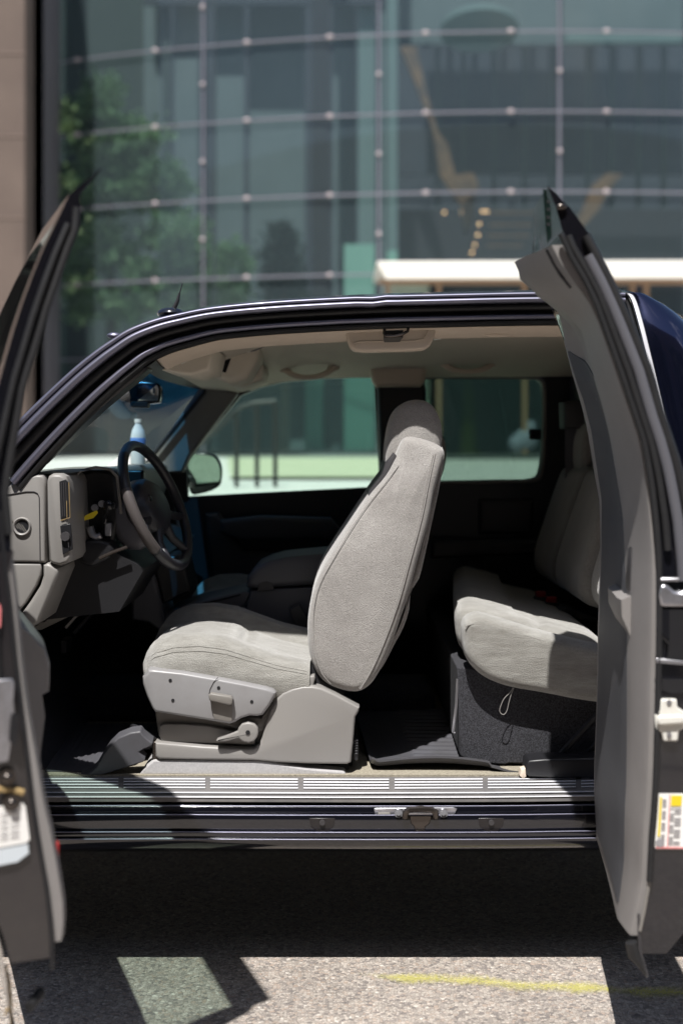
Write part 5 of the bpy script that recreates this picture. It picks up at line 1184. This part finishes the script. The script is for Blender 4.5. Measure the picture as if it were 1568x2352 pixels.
for pl in ([(918, 105), (955, 105), (975, 190), (1005, 300), (1028, 330), (1045, 400), (1085, 395), (1098, 420), (1082, 520), (1070, 540), (1060, 470), (1030, 430), (1010, 400), (995, 300), (950, 180)], [(1340, 480), (1365, 420), (1395, 395), (1430, 400), (1400, 430), (1375, 480), (1290, 570), (1280, 560)]):
    q = [W(u, v, 29.5) for u, v in pl]; mb = MB(); mb.prism(q, (0, .3, 0)); bb_(mb, 'timber_stair', 'in_wood')
lamps = [(1020, 487), (1060, 487), (1108, 485), (1118, 485), (1100, 514), (1097, 539), (1090, 562), (1083, 580), (1241, 540), (1352, 485)]
for u, v in lamps:
    mb = MB(); mb.ball(W(u, v, 30.5), .024, 5); bb_(mb, 'ceiling_lamp', 'lamp')
for v, u0, u1 in ((487, 1130, 1250), (515, 1125, 1220), (540, 1120, 1215), (563, 1120, 1200)):
    band(u0, u1, v-2, v+2, 30.4, 'stair_edge', 'in_wood')
band(915, 1568, 480, 600, 31.5, 'lower_wall', 'in_dark')
mb = MB(); mb.box((-13, 26.5, 1.0), (22, 38, 1.12)); bb_(mb, 'lobby_floor', 'in_floor')
band(120, 640, 860, 1045, 26.5, 'lower_wall', 'in_slate'); band(500, 700, 860, 1010, 26.2, 'lobby_wall', 'in_dark'); band(740, 790, 860, 1020, 27.0, 'lobby_wall', 'in_dark'); band(912, 1500, 700, 1040, 26.4, 'lobby_wall', 'in_dark')
band(575, 640, 700, 860, 26.6, 'lobby_wall', 'in_dark')
# entrance canopy with its doors
cn = empty('entrance_canopy', (7, 21, 1.1), None, 'white flat entrance canopy with bronze-framed glass doors beneath', 'canopy')
p0 = W(866, 640, 19.6); ztp = W(866, 598, 19.6).z
mb = MB(); q = [W(866, 600, 19.6), W(1750, 597, 19.6), W(1750, 638, 19.6), W(885, 640, 19.6)]; mb.prism(q, (0, .12, 0)); mb.build('canopy_slab', 'white_metal', cn, bevel=.02)
_a = W(866, 606, 19.7); _b = W(1750, 600, 19.7); MB().box((_a.x, 19.72, _a.z-.02), (_b.x, 22.6, _a.z+.04)).build('canopy_roof', 'white_metal', cn)
ye = 20.4
for u in (885, 1003, 1200, 1448, 1480, 1600): a = W(u, 640, ye); MB().box((a.x, ye, 1.1), (a.x+.08, ye+.12, a.z)).build('door_frame', 'bronze', cn)
a = W(870, 640, ye); b = W(1720, 652, ye); MB().box((a.x, ye-.01, b.z), (b.x, ye+.13, a.z)).build('canopy_fascia', 'bronze', cn)
for u0, u1, m_ in ((893, 1001, 'glass_far'), (1013, 1198, 'facade'), (1210, 1446, 'facade'), (1488, 1598, 'facade')):
    a = W(u0, 648, ye+.05); b = W(u1, 648, ye+.05); MB().add([(a.x, a.y, 1.12), (b.x, b.y, 1.12), (b.x, b.y, b.z), (a.x, a.y, a.z)], [(0, 1, 2, 3)]).build('glass_door', m_, cn)
a = W(893, 668, ye+.3); MB().box((a.x, ye+.3, 1.12), (W(985, 668, ye+.3).x, ye+.4, W(900, 650, ye+.3).z)).build('entrance_screen', 'pave', cn)
# ---- things on the forecourt
def rail_():
    r = empty('handrail', (W(590, 1100, 7.5).x, 7.5, 1.0), None, 'dark metal handrail with thin posts on the forecourt steps', 'handrail')
    Yr = 7.5
    for u, vt in ((543, 952), (590, 928), (632, 925)):
        a = W(u, vt, Yr); MB().tube([a, Vector((a.x, a.y, fz(Yr)-.3))], .020, 8).build('rail_post', 'rail', r)
    MB().tube([W(400, 1062, Yr), W(470, 1010, Yr), W(528, 955, Yr), (W(556, 933, Yr)), W(590, 924, Yr), W(634, 921, Yr)], .020, 8).build('top_rail', 'rail', r)
    return r
rail_()
a = W(1075, 1022, 21); sg_ = empty('warning_cone', (a.x, 21, 1.1), None, 'tall narrow yellow cone standing inside the dark entrance', 'cone')
mb = MB(); mb.tube([Vector((a.x, 21, 1.13)), Vector((a.x, 21, W(1075, 905, 21).z)), Vector((a.x, 21, W(1075, 868, 21).z))], [.17, .09, .03], 14); mb.build('cone_body', 'yellow_sign', sg_)
MB().box((a.x-.2, 20.8, 1.1), (a.x+.2, 21.2, 1.135)).build('cone_base', 'yellow_sign', sg_)
a = W(1205, 1025, 20.5); mb = MB(); mb.ball(a+Vector((0, 0, .12)), .24, 8, (1, .7, .9)); mb.ball(a+Vector((.1, 0, .36)), .15, 7, (.8, .6, 1)); mb.ball(a+Vector((-.15, 0, .05)), .18, 7); tag(mb.build('white_bag', 'white_bag', None, smooth=60), 'crumpled pale blue-white sack by the entrance, behind the rear window', 'bag')
# sloping steel sculpture seen through the windscreen
# ---- trees; the two green ones are added in place of a reflection
def tree(name, blobs, Y, dep, n, lf, m_, lab, trunk, size=.085):
    rnd = random.Random(len(name)+n); tr = empty(name, (trunk[0], Y, 1.1), None, lab, 'tree', 'trees by the glass front')
    mb = MB(); k = sum(r*r2 for _, _, r, r2 in blobs)
    for (u, v, ru, rv) in blobs:
        c = W(u, v, Y)+Vector((0, rnd.uniform(-.3, .3), 0)); sx = ru*(D+Y)/F*1.08; sz = rv*(D+Y)/F; cl = []
        for _ in range(max(5, int(26*ru*rv/k*len(blobs)))):
            d_ = Vector((rnd.gauss(0, 1), rnd.gauss(0, 1), rnd.gauss(0, 1))).normalized()*rnd.uniform(.35, 1)
            cl.append((c+Vector((d_.x*sx, d_.y*dep, d_.z*sz)), rnd.uniform(.12, .40)))
        for _ in range(int(n*ru*rv/k)):
            cc, rr = rnd.choice(cl); p = cc+Vector((rnd.gauss(0, rr*.5), rnd.gauss(0, rr*.5), rnd.gauss(0, rr*.4)))
            a = Vector((rnd.gauss(0, 1), rnd.gauss(0, 1), rnd.gauss(0, .6))).normalized(); b = a.cross(Vector((rnd.gauss(0, 1), rnd.gauss(0, 1), rnd.gauss(0, 1)))).normalized()
            s_ = rnd.uniform(.6, 1.3)*size; i = len(mb.v)
            mb.v += [p-a*s_, p+b*s_*.5, p+a*s_, p-b*s_*.5]; mb.f.append((i, i+1, i+2, i+3))
    mb.build('crown', m_, tr, smooth=0, merge=False)
    mb = MB(); b0 = Vector((trunk[0], Y, 1.1)); 
    tops = [W(u, v, Y) for u, v, _, _ in blobs]
    zmid = min(t.z for t in tops)-.2
    mb.tube([b0, Vector((trunk[0]+.05, Y, (b0.z+zmid)/2)), Vector((trunk[0], Y, zmid))], [.13, .10, .085], 8)
    for t in tops: m2 = (Vector((trunk[0], Y, zmid))+t)/2+Vector((.08, .1, .1)); mb.tube([Vector((trunk[0], Y, zmid)), m2, t], [.07, .045, .015], 6)
    mb.build('trunk', 'bark', tr)
tree('tree', [(235, 225, 40, 45), (225, 300, 90, 60), (290, 330, 110, 60), (310, 420, 120, 75), (200, 420, 75, 80)], 25.0, .9, 16000, 0, 'leaf', 'tall green tree added behind the left glass in place of its reflection', (W(250, 800, 25).x,))
tree('tree', [(400, 545, 75, 50), (480, 600, 90, 45), (400, 640, 110, 50), (520, 660, 40, 40), (380, 690, 110, 30), (185, 640, 50, 45), (250, 710, 90, 30), (230, 560, 60, 60)], 24.7, .9, 16000, 0, 'leaf', 'lower spreading green tree above the truck roof, added in place of its reflection', (W(390, 800, 21.6).x,))
tree('tree', [(650, 540, 22, 30), (648, 590, 38, 40), (655, 660, 45, 60)], 25.2, .5, 4500, 0, 'leaf_dark', 'small dark conical tree beside the black interior column', (W(652, 800, 25.2).x,))

# ---- the other side of the street, behind the camera: seen only in reflections, added to cut sky and bounce light
ob = empty('added_office_block', (0, -16, 0), None, 'pale office block added unseen behind the viewer to block low sky light', 'building')
MB().box((-34, -22, -.01), (30, -15, 17)).build('added_office_wall', 'stone', ob)
for fl_ in range(5):
    for k in range(16):
        x = -33+k*4; z = 1.2+fl_*3.2
        MB().box((x+.5, -15.03, z), (x+3.3, -14.97, z+1.9)).build('window', 'wood_grey', ob)

def shade_tree(x, y, h, r, lab, seed):  # out-of-view trees added to shade the road and lower bounce light
    rnd = random.Random(seed); tr = empty('tree', (x, y, 0), None, lab, 'tree', 'unseen street trees added for shade')
    mb = MB()
    for _ in range(70):
        d_ = Vector((rnd.gauss(0, 1), rnd.gauss(0, 1), rnd.gauss(0, 1))).normalized()*rnd.uniform(.3, 1)
        c = Vector((x+d_.x*r, y+d_.y*r*.9, h*.66+d_.z*h*.33))
        for _ in range(60):
            p = c+Vector((rnd.gauss(0, .3), rnd.gauss(0, .3), rnd.gauss(0, .25))); a = Vector((rnd.gauss(0, 1), rnd.gauss(0, 1), rnd.gauss(0, .6))).normalized()
            b = a.cross(Vector((rnd.gauss(0, 1), rnd.gauss(0, 1), rnd.gauss(0, 1)))).normalized(); s_ = rnd.uniform(.10, .2); i = len(mb.v)
            mb.v += [p-a*s_, p+b*s_*.6, p+a*s_, p-b*s_*.6]; mb.f.append((i, i+1, i+2, i+3))
    mb.build('crown', 'leaf_dark', tr, smooth=0, merge=False)
    mb = MB(); mb.tube([Vector((x, y, 0)), Vector((x+.1, y, h*.35)), Vector((x, y+.1, h*.8))], [.2, .15, .05], 8)
    for k in range(5): a = k*1.3; mb.tube([Vector((x+.05, y, h*(.32+.06*k))), Vector((x+math.cos(a)*r*.6, y+math.sin(a)*r*.6, h*(.6+.05*k)))], [.08, .02], 6)
    mb.build('trunk', 'bark', tr)
shade_tree(-4.6, -9.2, 8.2, 2.6, 'broad street tree mirrored at the left of the glass, added to shade the road', 3)
shade_tree(1.2, -9.8, 8.6, 2.9, 'broad street tree added unseen straight behind the viewer to shade the road', 4)
shade_tree(7.2, -9.4, 8.0, 2.6, 'broad street tree added unseen right of the viewer to shade the road', 5)
